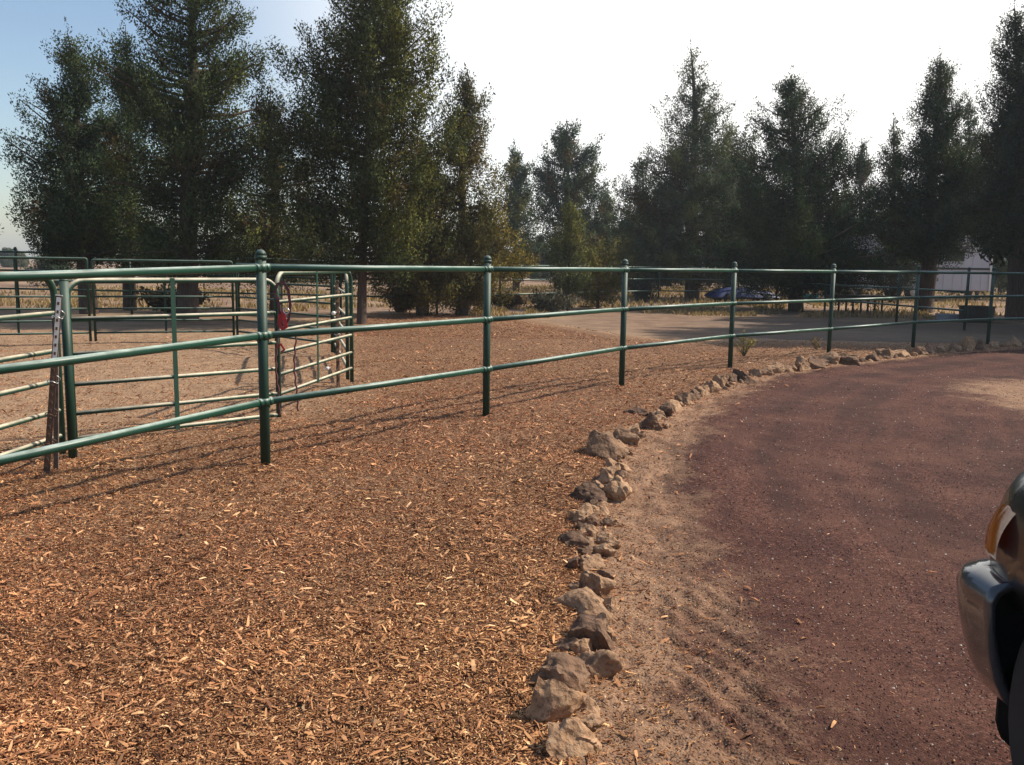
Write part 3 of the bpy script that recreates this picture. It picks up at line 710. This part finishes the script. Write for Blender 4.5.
T('grey green distant juniper just left of the tall spire', 645, 45, 152, 36, 13, 'cone', 641, n_br=220, leaf=.075, per=20, hue=blu, cb=.06, gap=.35)
T('tall spire shaped juniper with a dark trunk behind the far fence', 692, 37.5, 38, 66, 14, 'spire', 693, n_br=420, leaf=.062, per=24, hue=(.045, .058, .036), cb=.08, gap=.3, trunk=.28, brown=.03)
T('rounded grey green juniper leaning against the tall spire', 728, 40, 118, 34, 15, 'round', 728, n_br=240, leaf=.068, per=24, hue=blu, cb=.1, gap=.25)
T('dense dark pyramid shaped juniper left of the white trailer', 796, 30, 66, 80, 16, 'cone', 793, n_br=560, per=30, cb=.08, hue=(.024, .038, .022), brown=.02, trunk=.22, gap=.12, tops=3)
T('pale distant juniper right behind the dense pyramid one', 858, 50, 138, 34, 17, 'cone', 862, n_br=210, leaf=.085, per=20, hue=blu, cb=.06)
T('thin sparse juniper in front of the left half of the trailer', 893, 40, 112, 28, 18, 'spire', 893, n_br=190, leaf=.07, per=22, hue=(.034, .048, .03), cb=.08, gap=.4)
T('tall juniper standing before the white trailer with trunk hiding its wall', 926, 30, 44, 56, 19, 'cone', 940, n_br=520, per=26, cb=.22, hue=(.030, .044, .026), brown=.02, trunk=.24, gap=.25, tops=3)
T('dark juniper behind the right end of the white trailer', 968, 47, 92, 46, 20, 'cone', 968, n_br=260, leaf=.08, per=22, hue=dk, cb=.05, gap=.2)
T('rightmost tall dark juniper cut by the frame edge', 1016, 27, -5, 60, 21, 'cone', 1018, n_br=480, per=28, cb=.30, hue=(.034, .045, .03), brown=.02, trunk=.25, gap=.25, tops=2)
# just outside the frame on the right; they throw the shade across the far ground
for i, (X_, Y_, h_, R_, lb) in enumerate(((16.2, 21.2, 14.5, 3.2, 'juniper just right of the frame shading the far ground'), (17.6, 26.5, 13.0, 2.8, 'farther juniper right of the frame beside the trailer'), (19.5, 23.2, 14.5, 3.2, 'tall outlying juniper right of the frame'), (14.4, 18.8, 11.5, 2.4, 'nearest juniper right of the frame'))):
    tree('juniper_tree', lb, 0, Y_, h_, R_, 30+i, 'wide', n_br=420, leaf=.13, per=22, cb=.12, hue=dk, brown=0, trunk=.24, gap=.05, X=X_, group='juniper trees around the corral')
T('juniper at the left frame edge showing a few branch tips', -66, 26, 110, 44, 40, 'cone', -40, n_br=220, per=24, cb=.3, hue=olive, brown=.05)
# low distant junipers closing the horizon
far_lab = 'small far off juniper on the horizon behind the pens'
k = 0
for (px, Y, ty, hw, w_) in ((10, 120, 252, 7, 'at the far left beside the fence post'), (22, 130, 255, 4, 'tiny, second from the left frame edge'), (55, 45, 240, 22, 'under the leftmost broad tree'), (155, 70, 225, 24, 'in the gap right of the leftmost trees'), (225, 60, 236, 26, 'in the gap behind the second tall tree'), (315, 60, 200, 26, 'behind the pen corner'),
                            (400, 60, 210, 28, 'behind the brownish low boughs'), (487, 75, 205, 18, 'behind the brownish juniper'), (540, 80, 236, 14, 'in the bright gap left of the young tree'), (588, 75, 222, 16, 'right of the rounded crown'), (625, 70, 215, 20, 'left of the grey green pointed tree'),
                            (668, 65, 200, 24, 'left of the tall spire trunk'), (755, 55, 180, 26, 'between the spire and the pyramid tree'), (835, 60, 190, 30, 'right of the pyramid tree'), (912, 62, 185, 26, 'behind the trailer roof'), (1000, 60, 180, 30, 'behind the rightmost tree'), (1045, 45, 190, 36, 'at the right frame edge')):
    T('low far juniper %s' % w_, px, Y, ty, hw, 60+k, 'round' if k % 3 == 0 else 'cone', n_br=130, leaf=.0017*Y, per=14, hue=blu, cb=.05, gap=.2, trunk=.15, group='low far junipers on the horizon'); k += 1

# ------------------------------------------------------------ shrubs, weeds, dry grass
def shrub(name, label, X, Y, w_, h_, seed, hue, leaf=.03, n=900, cat='shrub', stems=14, up=.9, sm=None):
    g = np.random.default_rng(seed); z0 = gz(X, Y)
    root = empty(name, (X, Y, z0), 0, label, cat)
    bm = bmesh.new(); ends = []
    for i in range(stems):
        a = g.uniform(0, 6.28); rr2 = w_*.5*math.sqrt(g.random()); e = Vector((rr2*math.cos(a), rr2*math.sin(a), h_*(.6+.4*g.random())*(1-.35*(rr2/(w_*.5))**2)))
        add_tube(bm, [(0, 0, -.02), (e.x*.4, e.y*.4, e.z*.55), e], [.008, .005, .002], 4, False); ends.append(e)
    bmobj('stems', bm, sm or M['oldwood'], root)
    E = np.array([tuple(e) for e in ends]); idx = g.integers(0, stems, n); u = g.random(n)**.6
    P = E[idx]*u[:, None]+g.normal(0, .045*w_, (n, 3)); P[:, 2] = np.abs(P[:, 2])+.01
    V = quads_for(P, np.full(n, leaf), g, E[idx]/(np.linalg.norm(E[idx], axis=1)[:, None]), 2.2)
    col = np.array(hue)[None]*(.6+.8*g.random((n, 1)))
    link('foliage', npmesh('foliage', V.reshape(-1, 3), np.arange(n*4).reshape(n, 4), False, np.repeat(col, 4, 0), cn=np.repeat(E[idx]/(np.linalg.norm(E[idx], axis=1)[:, None]), 4, 0)), M['leaf'], root)
p = at(744, 357); shrub('weed', 'yellow green weed growing beside a fence post above the stone edging', p.x, p.y, .38, .42, 1, (.30, .24, .06), .014, 420, 'weed', 10)
p = at(823, 352); shrub('weed', 'small dry straw coloured weed beyond the chips by a fence post', p.x, p.y+.3, .3, .28, 2, (.30, .20, .09), .014, 260, 'weed', 8)
for i, (px, py, w_, h_, hue, lb) in enumerate(((642, 302, 1.5, 1.2, (.05, .055, .045), 'dark round sagebrush left of the spire juniper'), (548, 311, 1.9, .6, (.10, .095, .07), 'low grey sagebrush in front of the young juniper'), (400, 312, 1.3, .8, (.16, .10, .05), 'dry brown shrub under the drooping boughs'),
                                              (508, 308, 1.3, .45, (.07, .045, .03), 'low dark brush pile at the far fence'), (755, 292, 2.2, 1.1, (.14, .12, .10), 'pale dusty sagebrush beyond the blue tarp'), (590, 300, 1.2, .6, (.12, .11, .06), 'olive clump at the foot of the bushy juniper'), (170, 312, 2.0, .8, (.10, .08, .05), 'dusty shrub behind the back of the pen'), (690, 286, 2.6, .9, (.16, .15, .12), 'wide pale sagebrush behind the spire juniper'))):
    p = at(px, py); shrub('sagebrush', lb, p.x, p.y, w_, h_, 10+i, hue, .04+.0006*p.y, 1800, 'shrub', 30)
def grass(N, boxes):
    g = np.random.default_rng(9); Vs = []; cs = []
    for (x0, x1, y0, y1, f, hh) in boxes:
        n = int(N*f); X = g.uniform(x0, x1, n); Y = g.uniform(y0, y1, n)
        m = fbm(X*.9, Y*.9, seed=15, oct=4) > .52; X, Y = X[m], Y[m]; n = len(X)
        z = hgt(X, Y)-.02; h = hh*(.5+.9*g.random(n)); wv = .012+.0006*Y
        a = g.uniform(0, 6.28, n); ln = g.normal(0, .35, (n, 2))*h[:, None]
        V = np.empty((n, 4, 3)); dx = np.cos(a)*wv; dy = np.sin(a)*wv
        V[:, 0] = np.stack([X-dx, Y-dy, z], 1); V[:, 1] = np.stack([X+dx, Y+dy, z], 1)
        V[:, 2] = np.stack([X+dx*.3+ln[:, 0], Y+dy*.3+ln[:, 1], z+h], 1); V[:, 3] = np.stack([X-dx*.3+ln[:, 0], Y-dy*.3+ln[:, 1], z+h], 1)
        Vs.append(V); cs.append(np.array([[.38, .27, .15]])*(.55+.7*g.random((n, 1))))
    V = np.concatenate(Vs); c = np.concatenate(cs)
    o = link('dry_grass', npmesh('dry_grass', V.reshape(-1, 3), np.arange(len(V)*4).reshape(-1, 4), False, np.repeat(c, 4, 0)), M['grass'])
    props(o, 'golden dry grass in patches under the junipers and beyond the fences', 'grass', kind='stuff')
grass(70000, [(-22, -3, 25, 44, .30, .13), (-3, 12, 30, 60, .34, .16), (8, 20, 26, 30, .05, .12), (12, 34, 29, 60, .12, .16), (4, 9, 26, 29, .03, .10), (-1.2, 1.0, 24, 29, .03, .12)])

# ------------------------------------------------------------ white trailer and yard things behind
b = NB('white_metal_siding'); p_ = b.obj(); n = b.noise(p_, 2, 5)
c_ = b.mix(b.ramp(n, [(.4, 0), (.8, .25)]), (.50, .50, .55), (.34, .33, .34)); M['siding'] = b.pbr(c_, .5)
M['dark'] = simple('dark_plastic', (.02, .02, .022), .5); M['roofm'] = simple('trailer_roof', (.7, .7, .68), .4); M['glass'] = simple('dark_glass', (.02, .025, .03), .1)
M['rubber'] = simple('tyre_rubber', (.022, .021, .02), .85, 0, .3, 40)
tx0, tx1 = atY(822, 290, 42).x, atY(989, 290, 42).x; TL = tx1-tx0
tr_ = empty('trailer', ((tx0+tx1)/2, 43.2, 0), 0, 'long white metal sided trailer parked behind the junipers at right', 'trailer')
bm = bmesh.new(); add_box(bm, (0, 0, 1.72), (TL, 2.4, 2.5), 0, .06); bmobj('body', bm, M['siding'], tr_, False)
bm = bmesh.new()
for k in range(17): add_box(bm, (-TL/2+.4+k*(TL-.8)/16, -1.208, 1.72), (.035, .012, 2.3))
bmobj('siding_ribs', bm, M['siding'], tr_, False)
bm = bmesh.new(); add_box(bm, (0, 0, 3.0), (TL+.1, 2.5, .07), 0, .02); bmobj('roof', bm, M['roofm'], tr_, False)
bm = bmesh.new(); add_box(bm, (0, -1.222, 1.50), (TL, .012, .10)); bmobj('stripe', bm, M['dark'], tr_, False)
bm = bmesh.new(); add_box(bm, (TL/2+.004, -1.204, 1.72), (.09, .09, 2.5)); bmobj('corner_trim', bm, M['whitepaint'], tr_, False)
for wx in (-TL*.3, 0.1, TL*.28):
    bm = bmesh.new(); add_box(bm, (wx, -1.216, 2.1), (.9, .03, .5)); wf = bmobj('window', bm, M['dark'], tr_, False)
    bm = bmesh.new(); add_box(bm, (wx, -1.234, 2.1), (.8, .006, .42)); bmobj('pane', bm, M['glass'], wf, False)
for wx in (-.5, .45):
    bm = bmesh.new(); add_tube(bm, [(wx, -1.12, .38), (wx, -.9, .38)], .38, 24); t_ = bmobj('wheel', bm, M['rubber'], tr_)
    bm = bmesh.new(); add_tube(bm, [(wx, -1.135, .38), (wx, -1.10, .38)], .2, 18); bmobj('rim', bm, M['whitepaint'], t_)
for lx in (-TL/2+.4, TL/2-.4):
    bm = bmesh.new(); add_box(bm, (lx, -.9, .25), (.12, .12, .5)); bmobj('jack', bm, M['dark'], tr_, False)
# two round pale lids hung in the shade
for i, (px, lb) in enumerate(((884, 'round pale lid leaning on the trailer wall, left one of two'), (893.5, 'round pale lid leaning on the trailer wall, right one of two'))):
    q = atY(px, 277, 41.7); bm = bmesh.new(); add_tube(bm, [(0, -.02, 0), (0, 0, 0), (0, .03, 0)], [.18, .24, .23], 20); o = bmobj('round_lid', bm, M['roofm']); o.location = (q.x, 41.93, 1.0 + 0*q.z); props(o, lb, 'lid', 'round lids by the trailer')
# blue tarp over a low load
q = at(742, 303); bm = bmesh.new(); nx_, ny_ = 40, 16; gv = []
for j in range(ny_+1):
    rowv = []
    for i in range(nx_+1):
        u, v2 = i/nx_*2-1, j/ny_*2-1; e = max(abs(u), abs(v2))
        z = .36*(1-e**7)*(.75+.25*math.cos(u*2.2+.6))+.05*mnoise.noise(Vector((u*4, v2*3, 2)))
        rowv.append(bm.verts.new((u*1.35*(1+.04*math.sin(9*v2)), v2*.7, max(z, 0)+.25)))
    gv.append(rowv)
for j in range(ny_):
    for i in range(nx_): bm.faces.new((gv[j][i], gv[j][i+1], gv[j+1][i+1], gv[j+1][i]))
M['tarp'] = simple('blue_tarp', (.015, .03, .12), .5, 0, .35, 3); M['tarp2'] = simple('silver_tarp', (.45, .5, .55), .4)
rt = empty('covered_cart', (q.x, q.y, gz(q.x, q.y)), .1, 'low cart under a blue tarp behind the fence in the shade', 'cart')
bmobj('tarp', bm, M['tarp'], rt)
bm = bmesh.new(); add_box(bm, (.5, 0, .66), (.9, 1.0, .05), 0, .02); bmobj('top_sheet', bm, M['tarp2'], rt, False)
bm = bmesh.new(); add_box(bm, (0, 0, .22), (2.6, 1.2, .08), 0, .02); bmobj('bed', bm, M['dark'], rt, False)
for (x_, y_) in ((-.8, -.66), (.8, -.66), (-.8, .66), (.8, .66)):
    bm = bmesh.new(); add_tube(bm, [(x_, y_-.05, .2), (x_, y_+.05, .2)], .2, 18); bmobj('wheel', bm, M['rubber'], rt)
# dark work table in shade
q = at(856, 313); rt = empty('work_table', (q.x, q.y, gz(q.x, q.y)), .08, 'dark work table standing in the shade left of the trailer', 'table')
bm = bmesh.new(); add_box(bm, (0, 0, .56), (1.7, .7, .05), 0, .01); bmobj('table_top', bm, M['dark'], rt, False)
bm = bmesh.new(); add_box(bm, (0, 0, .48), (1.5, .55, .1), 0, .01); bmobj('apron', bm, M['oldwood'], rt, False)
for x_ in (-.72, -.25, .25, .72):
    for y_ in (-.28, .2):
        bm = bmesh.new(); add_box(bm, (x_, y_, .215), (.05, .05, .43)); bmobj('leg', bm, M['dark'], rt, False)
bm = bmesh.new(); add_tube(bm, [(0, 0, 0), (.2, 0, -.26)], .018, 6); bmesh.ops.create_icosphere(bm, subdivisions=1, radius=.03)
o = bmobj('hand_tool', bm, M['whitepaint']); o.location = (q.x-.3, q.y-.1, gz(q.x, q.y)+.85); props(o, 'pale handled tool lying slanted on the dark work table', 'tool')
# black stock tank + teal tub
def tub(label, x, y, rx, ry, h, mat, name='stock_tank'):
    bm = bmesh.new(); seg = 24; rs = []
    for (s, z) in ((.94, 0), (1, h), (1.05, h), (1.05, h+.03), (.95, h+.03), (.9, .05)):
        rs.append([bm.verts.new((rx*s*math.copysign(abs(math.cos(t))**.55, math.cos(t)), ry*s*math.copysign(abs(math.sin(t))**.55, math.sin(t)), z)) for t in [2*math.pi*k/seg for k in range(seg)]])
    for a_, b_ in zip(rs, rs[1:]):
        for k in range(seg): bm.faces.new((a_[k], a_[(k+1) % seg], b_[(k+1) % seg], b_[k]))
    bm.faces.new(rs[0][::-1]); bm.faces.new(rs[-1])
    o = bmobj(name, bm, mat, None, False); o.location = (x, y, gz(x, y)); props(o, label, 'tub')
q = at(976, 322); tub('black plastic stock tank by the fence in front of the trailer', q.x, q.y, .42, .35, .42, M['dark'])
M['teal'] = simple('teal_plastic', (.02, .22, .24), .4); q = at(805, 301); tub('low teal tub in the shade of the pyramid juniper', q.x, q.y, .55, .35, .28, M['teal'])
q = at(948, 320); tub('low grey water tub near the dry grass under the trailer juniper', q.x, q.y, .3, .3, .14, simple('grey_tub', (.3, .32, .38), .4))

# ------------------------------------------------------------ parked truck, front corner at the right frame edge
def paint(name, c, rough=.22):
    b = NB(name); n = b.noise(b.obj(), 5, 5); c2 = b.mix(b.ramp(n, [(.5, 0), (.8, .12)]), c, (.16, .11, .08)); return b.pbr(c2, b.math('ADD', b.math('MULTIPLY', n, .15), rough), 0, coat=.5)
M['carpaint'] = paint('dark_car_paint', (.012, .011, .012)); M['bumper'] = simple('satin_bumper', (.05, .048, .052), .22, 0, .3, 20, coat=.9)
b = NB('amber_lens'); p_ = b.obj(); wv_ = b.n('TexWave'); b.set(wv_.inputs[0], p_); wv_.inputs['Scale'].default_value = 28; wv_.bands_direction = 'Z'
M['amber'] = b.pbr(b.mix(.5, (.55, .14, .01), (.65, .2, .015)), .15, nrm=b.bump(wv_.outputs[1], .08, .002), coat=.6)
M['clear'] = simple('clear_lens', (.55, .6, .68), .1, .3, .1); M['trim'] = simple('black_trim', (.006, .006, .006), .9, spec=.1)
car = empty('parked_truck', (0, 0, 0), 0, 'dark parked vehicle with amber corner lamp and satin bumper at the right edge', 'car')
FY = 2.33                     # front plane of the body
def loft(stations, closed_ends=True):
    bm = bmesh.new(); rings = [[bm.verts.new(p__) for p__ in st] for st in stations]; k = len(rings[0])
    for a_, b_ in zip(rings, rings[1:]):
        for i in range(k): bm.faces.new((a_[i], a_[(i+1) % k], b_[(i+1) % k], b_[i]))
    if closed_ends: bm.faces.new(rings[0][::-1]); bm.faces.new(rings[-1])
    bmesh.ops.recalc_face_normals(bm, faces=bm.faces); return bm
XC = 2.185                     # centre line of the vehicle
def sect(y, hw, zb, zs, zt, crown=.05):
    pts = []
    prof_ = [(hw*.97, zb), (hw, (zb+zs)/2), (hw*.985, zs-.04), (hw*.94, zs+(zt-zs)*.45), (hw*.84, zs+(zt-zs)*.8), (hw*.6, zt), (hw*.25, zt+crown)]
    for (x_, z_) in prof_: pts.append((XC-x_, y, z_))
    for (x_, z_) in prof_[::-1]: pts.append((XC+x_, y, z_))
    return pts
# body in front of the windscreen: rounded nose, hood and wings
st_ = [sect(FY+.04, .82, .50, .80, .90, .02), sect(FY+.01, .89, .48, .84, .97, .03), sect(FY-.10, .93, .46, .86, 1.0), sect(FY-.4, .955, .45, .84, 1.0), sect(FY-.9, .965, .45, .87, 1.03), sect(FY-1.25, .97, .45, .89, 1.05),
       sect(FY-2.4, .97, .4, .9, 1.06), sect(FY-4.4, .97, .42, .92, 1.06), sect(FY-4.75, .93, .5, .9, 1.02)]
bm = loft(st_); body = bmobj('body', bm, M['carpaint'], car)
bv = body.modifiers.new('s', 'SUBSURF'); bv.levels = 1; bv.render_levels = 1
WYF, WYR = FY-.56, FY-3.75
for wy in (WYF, WYR):
    cb_ = bmesh.new(); add_tube(cb_, [(XC-1.3, wy, .40), (XC+1.3, wy, .40)], .45, 32); cut = bmobj('cut', cb_, None)
    md = body.modifiers.new('b', 'BOOLEAN'); md.operation = 'DIFFERENCE'; md.object = cut; md.solver = 'EXACT'
    dg = bpy.context.evaluated_depsgraph_get(); me = bpy.data.meshes.new_from_object(body.evaluated_get(dg))
    body.modifiers.clear(); body.data = me; bpy.data.objects.remove(cut)
# cabin
cbn = [(FY-1.35, .80, 1.10), (FY-1.95, .70, 1.66), (FY-2.6, .69, 1.74), (FY-3.8, .69, 1.72), (FY-4.5, .80, 1.10)]
bm = bmesh.new(); rg = []
for (y_, hw, z_) in cbn: rg.append([bm.verts.new((XC-hw, y_, z_)), bm.verts.new((XC+hw, y_, z_))])
bl = [bm.verts.new((XC-.9, FY-1.35, 1.02)), bm.verts.new((XC+.9, FY-1.35, 1.02)), bm.verts.new((XC-.9, FY-4.5, 1.02)), bm.verts.new((XC+.9, FY-4.5, 1.02))]
for a_, b_ in zip(rg, rg[1:]): bm.faces.new((a_[0], a_[1], b_[1], b_[0]))
bm.faces.new([bl[0]]+[r0[0] for r0 in rg]+[bl[2]]); bm.faces.new([bl[1]]+[r0[1] for r0 in rg]+[bl[3]])
bm.faces.new((bl[0], bl[1], rg[0][1], rg[0][0])); bm.faces.new((bl[2], bl[3], rg[-1][1], rg[-1][0]))
bmesh.ops.recalc_face_normals(bm, faces=bm.faces); bmesh.ops.bevel(bm, geom=bm.edges[:], offset=.03, segments=2, affect='EDGES'); bmobj('cabin', bm, M['carpaint'], car, False)
def quadobj(name, pts, mat, off):
    bm = bmesh.new(); vs = [bm.verts.new(Vector(p__)) for p__ in pts]; f = bm.faces.new(vs); r0 = bmesh.ops.extrude_face_region(bm, geom=[f])
    for v_ in [g_ for g_ in r0['geom'] if isinstance(g_, bmesh.types.BMVert)]: v_.co += Vector(off)
    bmesh.ops.recalc_face_normals(bm, faces=bm.faces); return bmobj(name, bm, mat, car, False)
quadobj('windscreen', [(XC-.68, FY-1.42, 1.15), (XC+.68, FY-1.42, 1.15), (XC+.6, FY-1.9, 1.6), (XC-.6, FY-1.9, 1.6)], M['glass'], (0, .03, .03))
for s_ in (-1, 1):
    quadobj('side_window', [(XC+s_*.80, FY-1.75, 1.16), (XC+s_*.70, FY-2.05, 1.6), (XC+s_*.70, FY-2.75, 1.66), (XC+s_*.80, FY-2.8, 1.16)], M['glass'], (s_*.03, 0, .0))
    quadobj('side_window', [(XC+s_*.80, FY-2.9, 1.16), (XC+s_*.70, FY-2.9, 1.66), (XC+s_*.70, FY-3.75, 1.64), (XC+s_*.80, FY-4.1, 1.16)], M['glass'], (s_*.03, 0, .0))
    bm = bmesh.new(); add_box(bm, (XC+s_*1.06, FY-1.62, 1.14), (.2, .1, .16), 0, .03); bmobj('mirror', bm, M['carpaint'], car)
for wy in (WYF, WYR):
    for s_ in (-1, 1):
        bm = bmesh.new(); add_tube(bm, [(XC+s_*.70, wy, .365), (XC+s_*.72, wy, .365), (XC+s_*.90, wy, .365), (XC+s_*.925, wy, .365)], [.34, .37, .37, .33], 36)
        t_ = bmobj('wheel', bm, M['rubber'], car); bm = bmesh.new(); add_tube(bm, [(XC+s_*.90, wy, .365), (XC+s_*.93, wy, .365)], .21, 24); bmobj('rim', bm, M['steel'], t_)
# bumper that wraps the corner, standing proud of the body
def bump_path(off, z):
    pts = []; cxr, r_c = .80+off, .17
    for t in np.linspace(0, 1, 6): pts.append((XC-.935-off*.6, FY-.20+t*.12, z))
    for k in range(1, 9):
        a_ = k/8*math.pi/2; pts.append((XC-.935-off*.6+r_c*(1-math.cos(a_)), FY-.08+(.10+off)*math.sin(a_), z))
    left = pts[:]; mid_ = [(XC+t*.7, FY+.05+off, z) for t in (-.9, -.4, .4, .9)]; right = [(2*XC-x_, y_, z) for (x_, y_, z) in left[::-1]]
    return left+mid_+right
prof_b = [(-.10, .655), (.0, .652), (.055, .635), (.078, .60), (.068, .53), (.045, .46), (.01, .39), (-.035, .335), (-.10, .31)]
rows_ = [bump_path(o_, z_) for o_, z_ in prof_b]
bm = bmesh.new(); vg = [[bm.verts.new(p__) for p__ in rw] for rw in rows_]
for a_, b_ in zip(vg, vg[1:]):
    for i in range(len(a_)-1): bm.faces.new((a_[i], a_[i+1], b_[i+1], b_[i]))
bmesh.ops.recalc_face_normals(bm, faces=bm.faces)
bmesh.ops.solidify(bm, geom=bm.faces[:], thickness=.02)
bo = bmobj('bumper', bm, M['bumper'], car)
# corner lamps (amber) and headlamps following the body surface
for s_ in (-1, 1):
    def lamp(y0, y1, z0, z1, proud, mat, name, frontx=None):
        bm = bmesh.new(); g_ = []
        for j in range(9):
            z_ = z0+(z1-z0)*j/8; rw = []
            for i in range(7):
                u = i/6; a_ = u*math.pi/2; lx = .935-.10*max(0, (z_-.72)/.16)**2
                x_ = lx+proud-(1-math.cos(a_))*.14; y_ = y0+(y1-y0)*math.sin(a_)
                rw.append(bm.verts.new((XC+s_*x_, y_, z_)))
            g_.append(rw)
        for a2, b2 in zip(g_, g_[1:]):
            for i in range(6): bm.faces.new((a2[i], a2[i+1], b2[i+1], b2[i]))
        r0 = bmesh.ops.solidify(bm, geom=bm.faces[:], thickness=.012); bmesh.ops.recalc_face_normals(bm, faces=bm.faces)
        return bmobj(name, bm, mat, car)
    lamp(FY-.155, FY+.028, .70, .875, .012, M['amber'], 'corner_lamp')
    bm = bmesh.new(); add_box(bm, (XC+s_*.62, FY+.035, .76), (.36, .06, .17), 0, .02); bmobj('headlamp', bm, M['clear'], car)
bm = bmesh.new(); add_box(bm, (XC, FY+.03, .75), (.8, .05, .2), 0, .02); gl = bmobj('grille', bm, M['trim'], car)
for k in range(4):
    bm = bmesh.new(); add_box(bm, (XC, FY+.06, .69+k*.04), (.74, .012, .012)); bmobj('grille_bar', bm, M['steel'], gl, False)
bm = bmesh.new(); add_box(bm, (XC, FY-.62, .58), (1.35, 1.05, .5), 0, .03); bmobj('wheel_well', bm, M['trim'], car, False)
bm = bmesh.new(); add_box(bm, (XC, FY-.12, .26), (1.70, .22, .22), 0, .05); bmobj('air_dam', bm, M['trim'], car, False)
bm = bmesh.new(); add_box(bm, (XC, FY-2.2, .34), (1.3, 4.2, .2), 0, .03); bmobj('underbody', bm, M['trim'], car, False)

# ------------------------------------------------------------ smoky summer haze
hm = bpy.data.materials.new('haze'); hm.use_nodes = True; hm.node_tree.nodes.clear()
ho = hm.node_tree.nodes.new('ShaderNodeOutputMaterial'); hv = hm.node_tree.nodes.new('ShaderNodeVolumePrincipled')
hv.inputs['Color'].default_value = (.86, .93, 1, 1); hv.inputs['Density'].default_value = .0008; hv.inputs['Anisotropy'].default_value = .35
hm.node_tree.links.new(hv.outputs[0], ho.inputs['Volume'])
bm = bmesh.new(); add_box(bm, (0, 400, 7.5), (900, 1100, 18)); o = bmobj('haze', bm, hm, None, False); o['kind'] = 'stuff'; props(o, 'thin pale smoke haze in the air between the junipers')
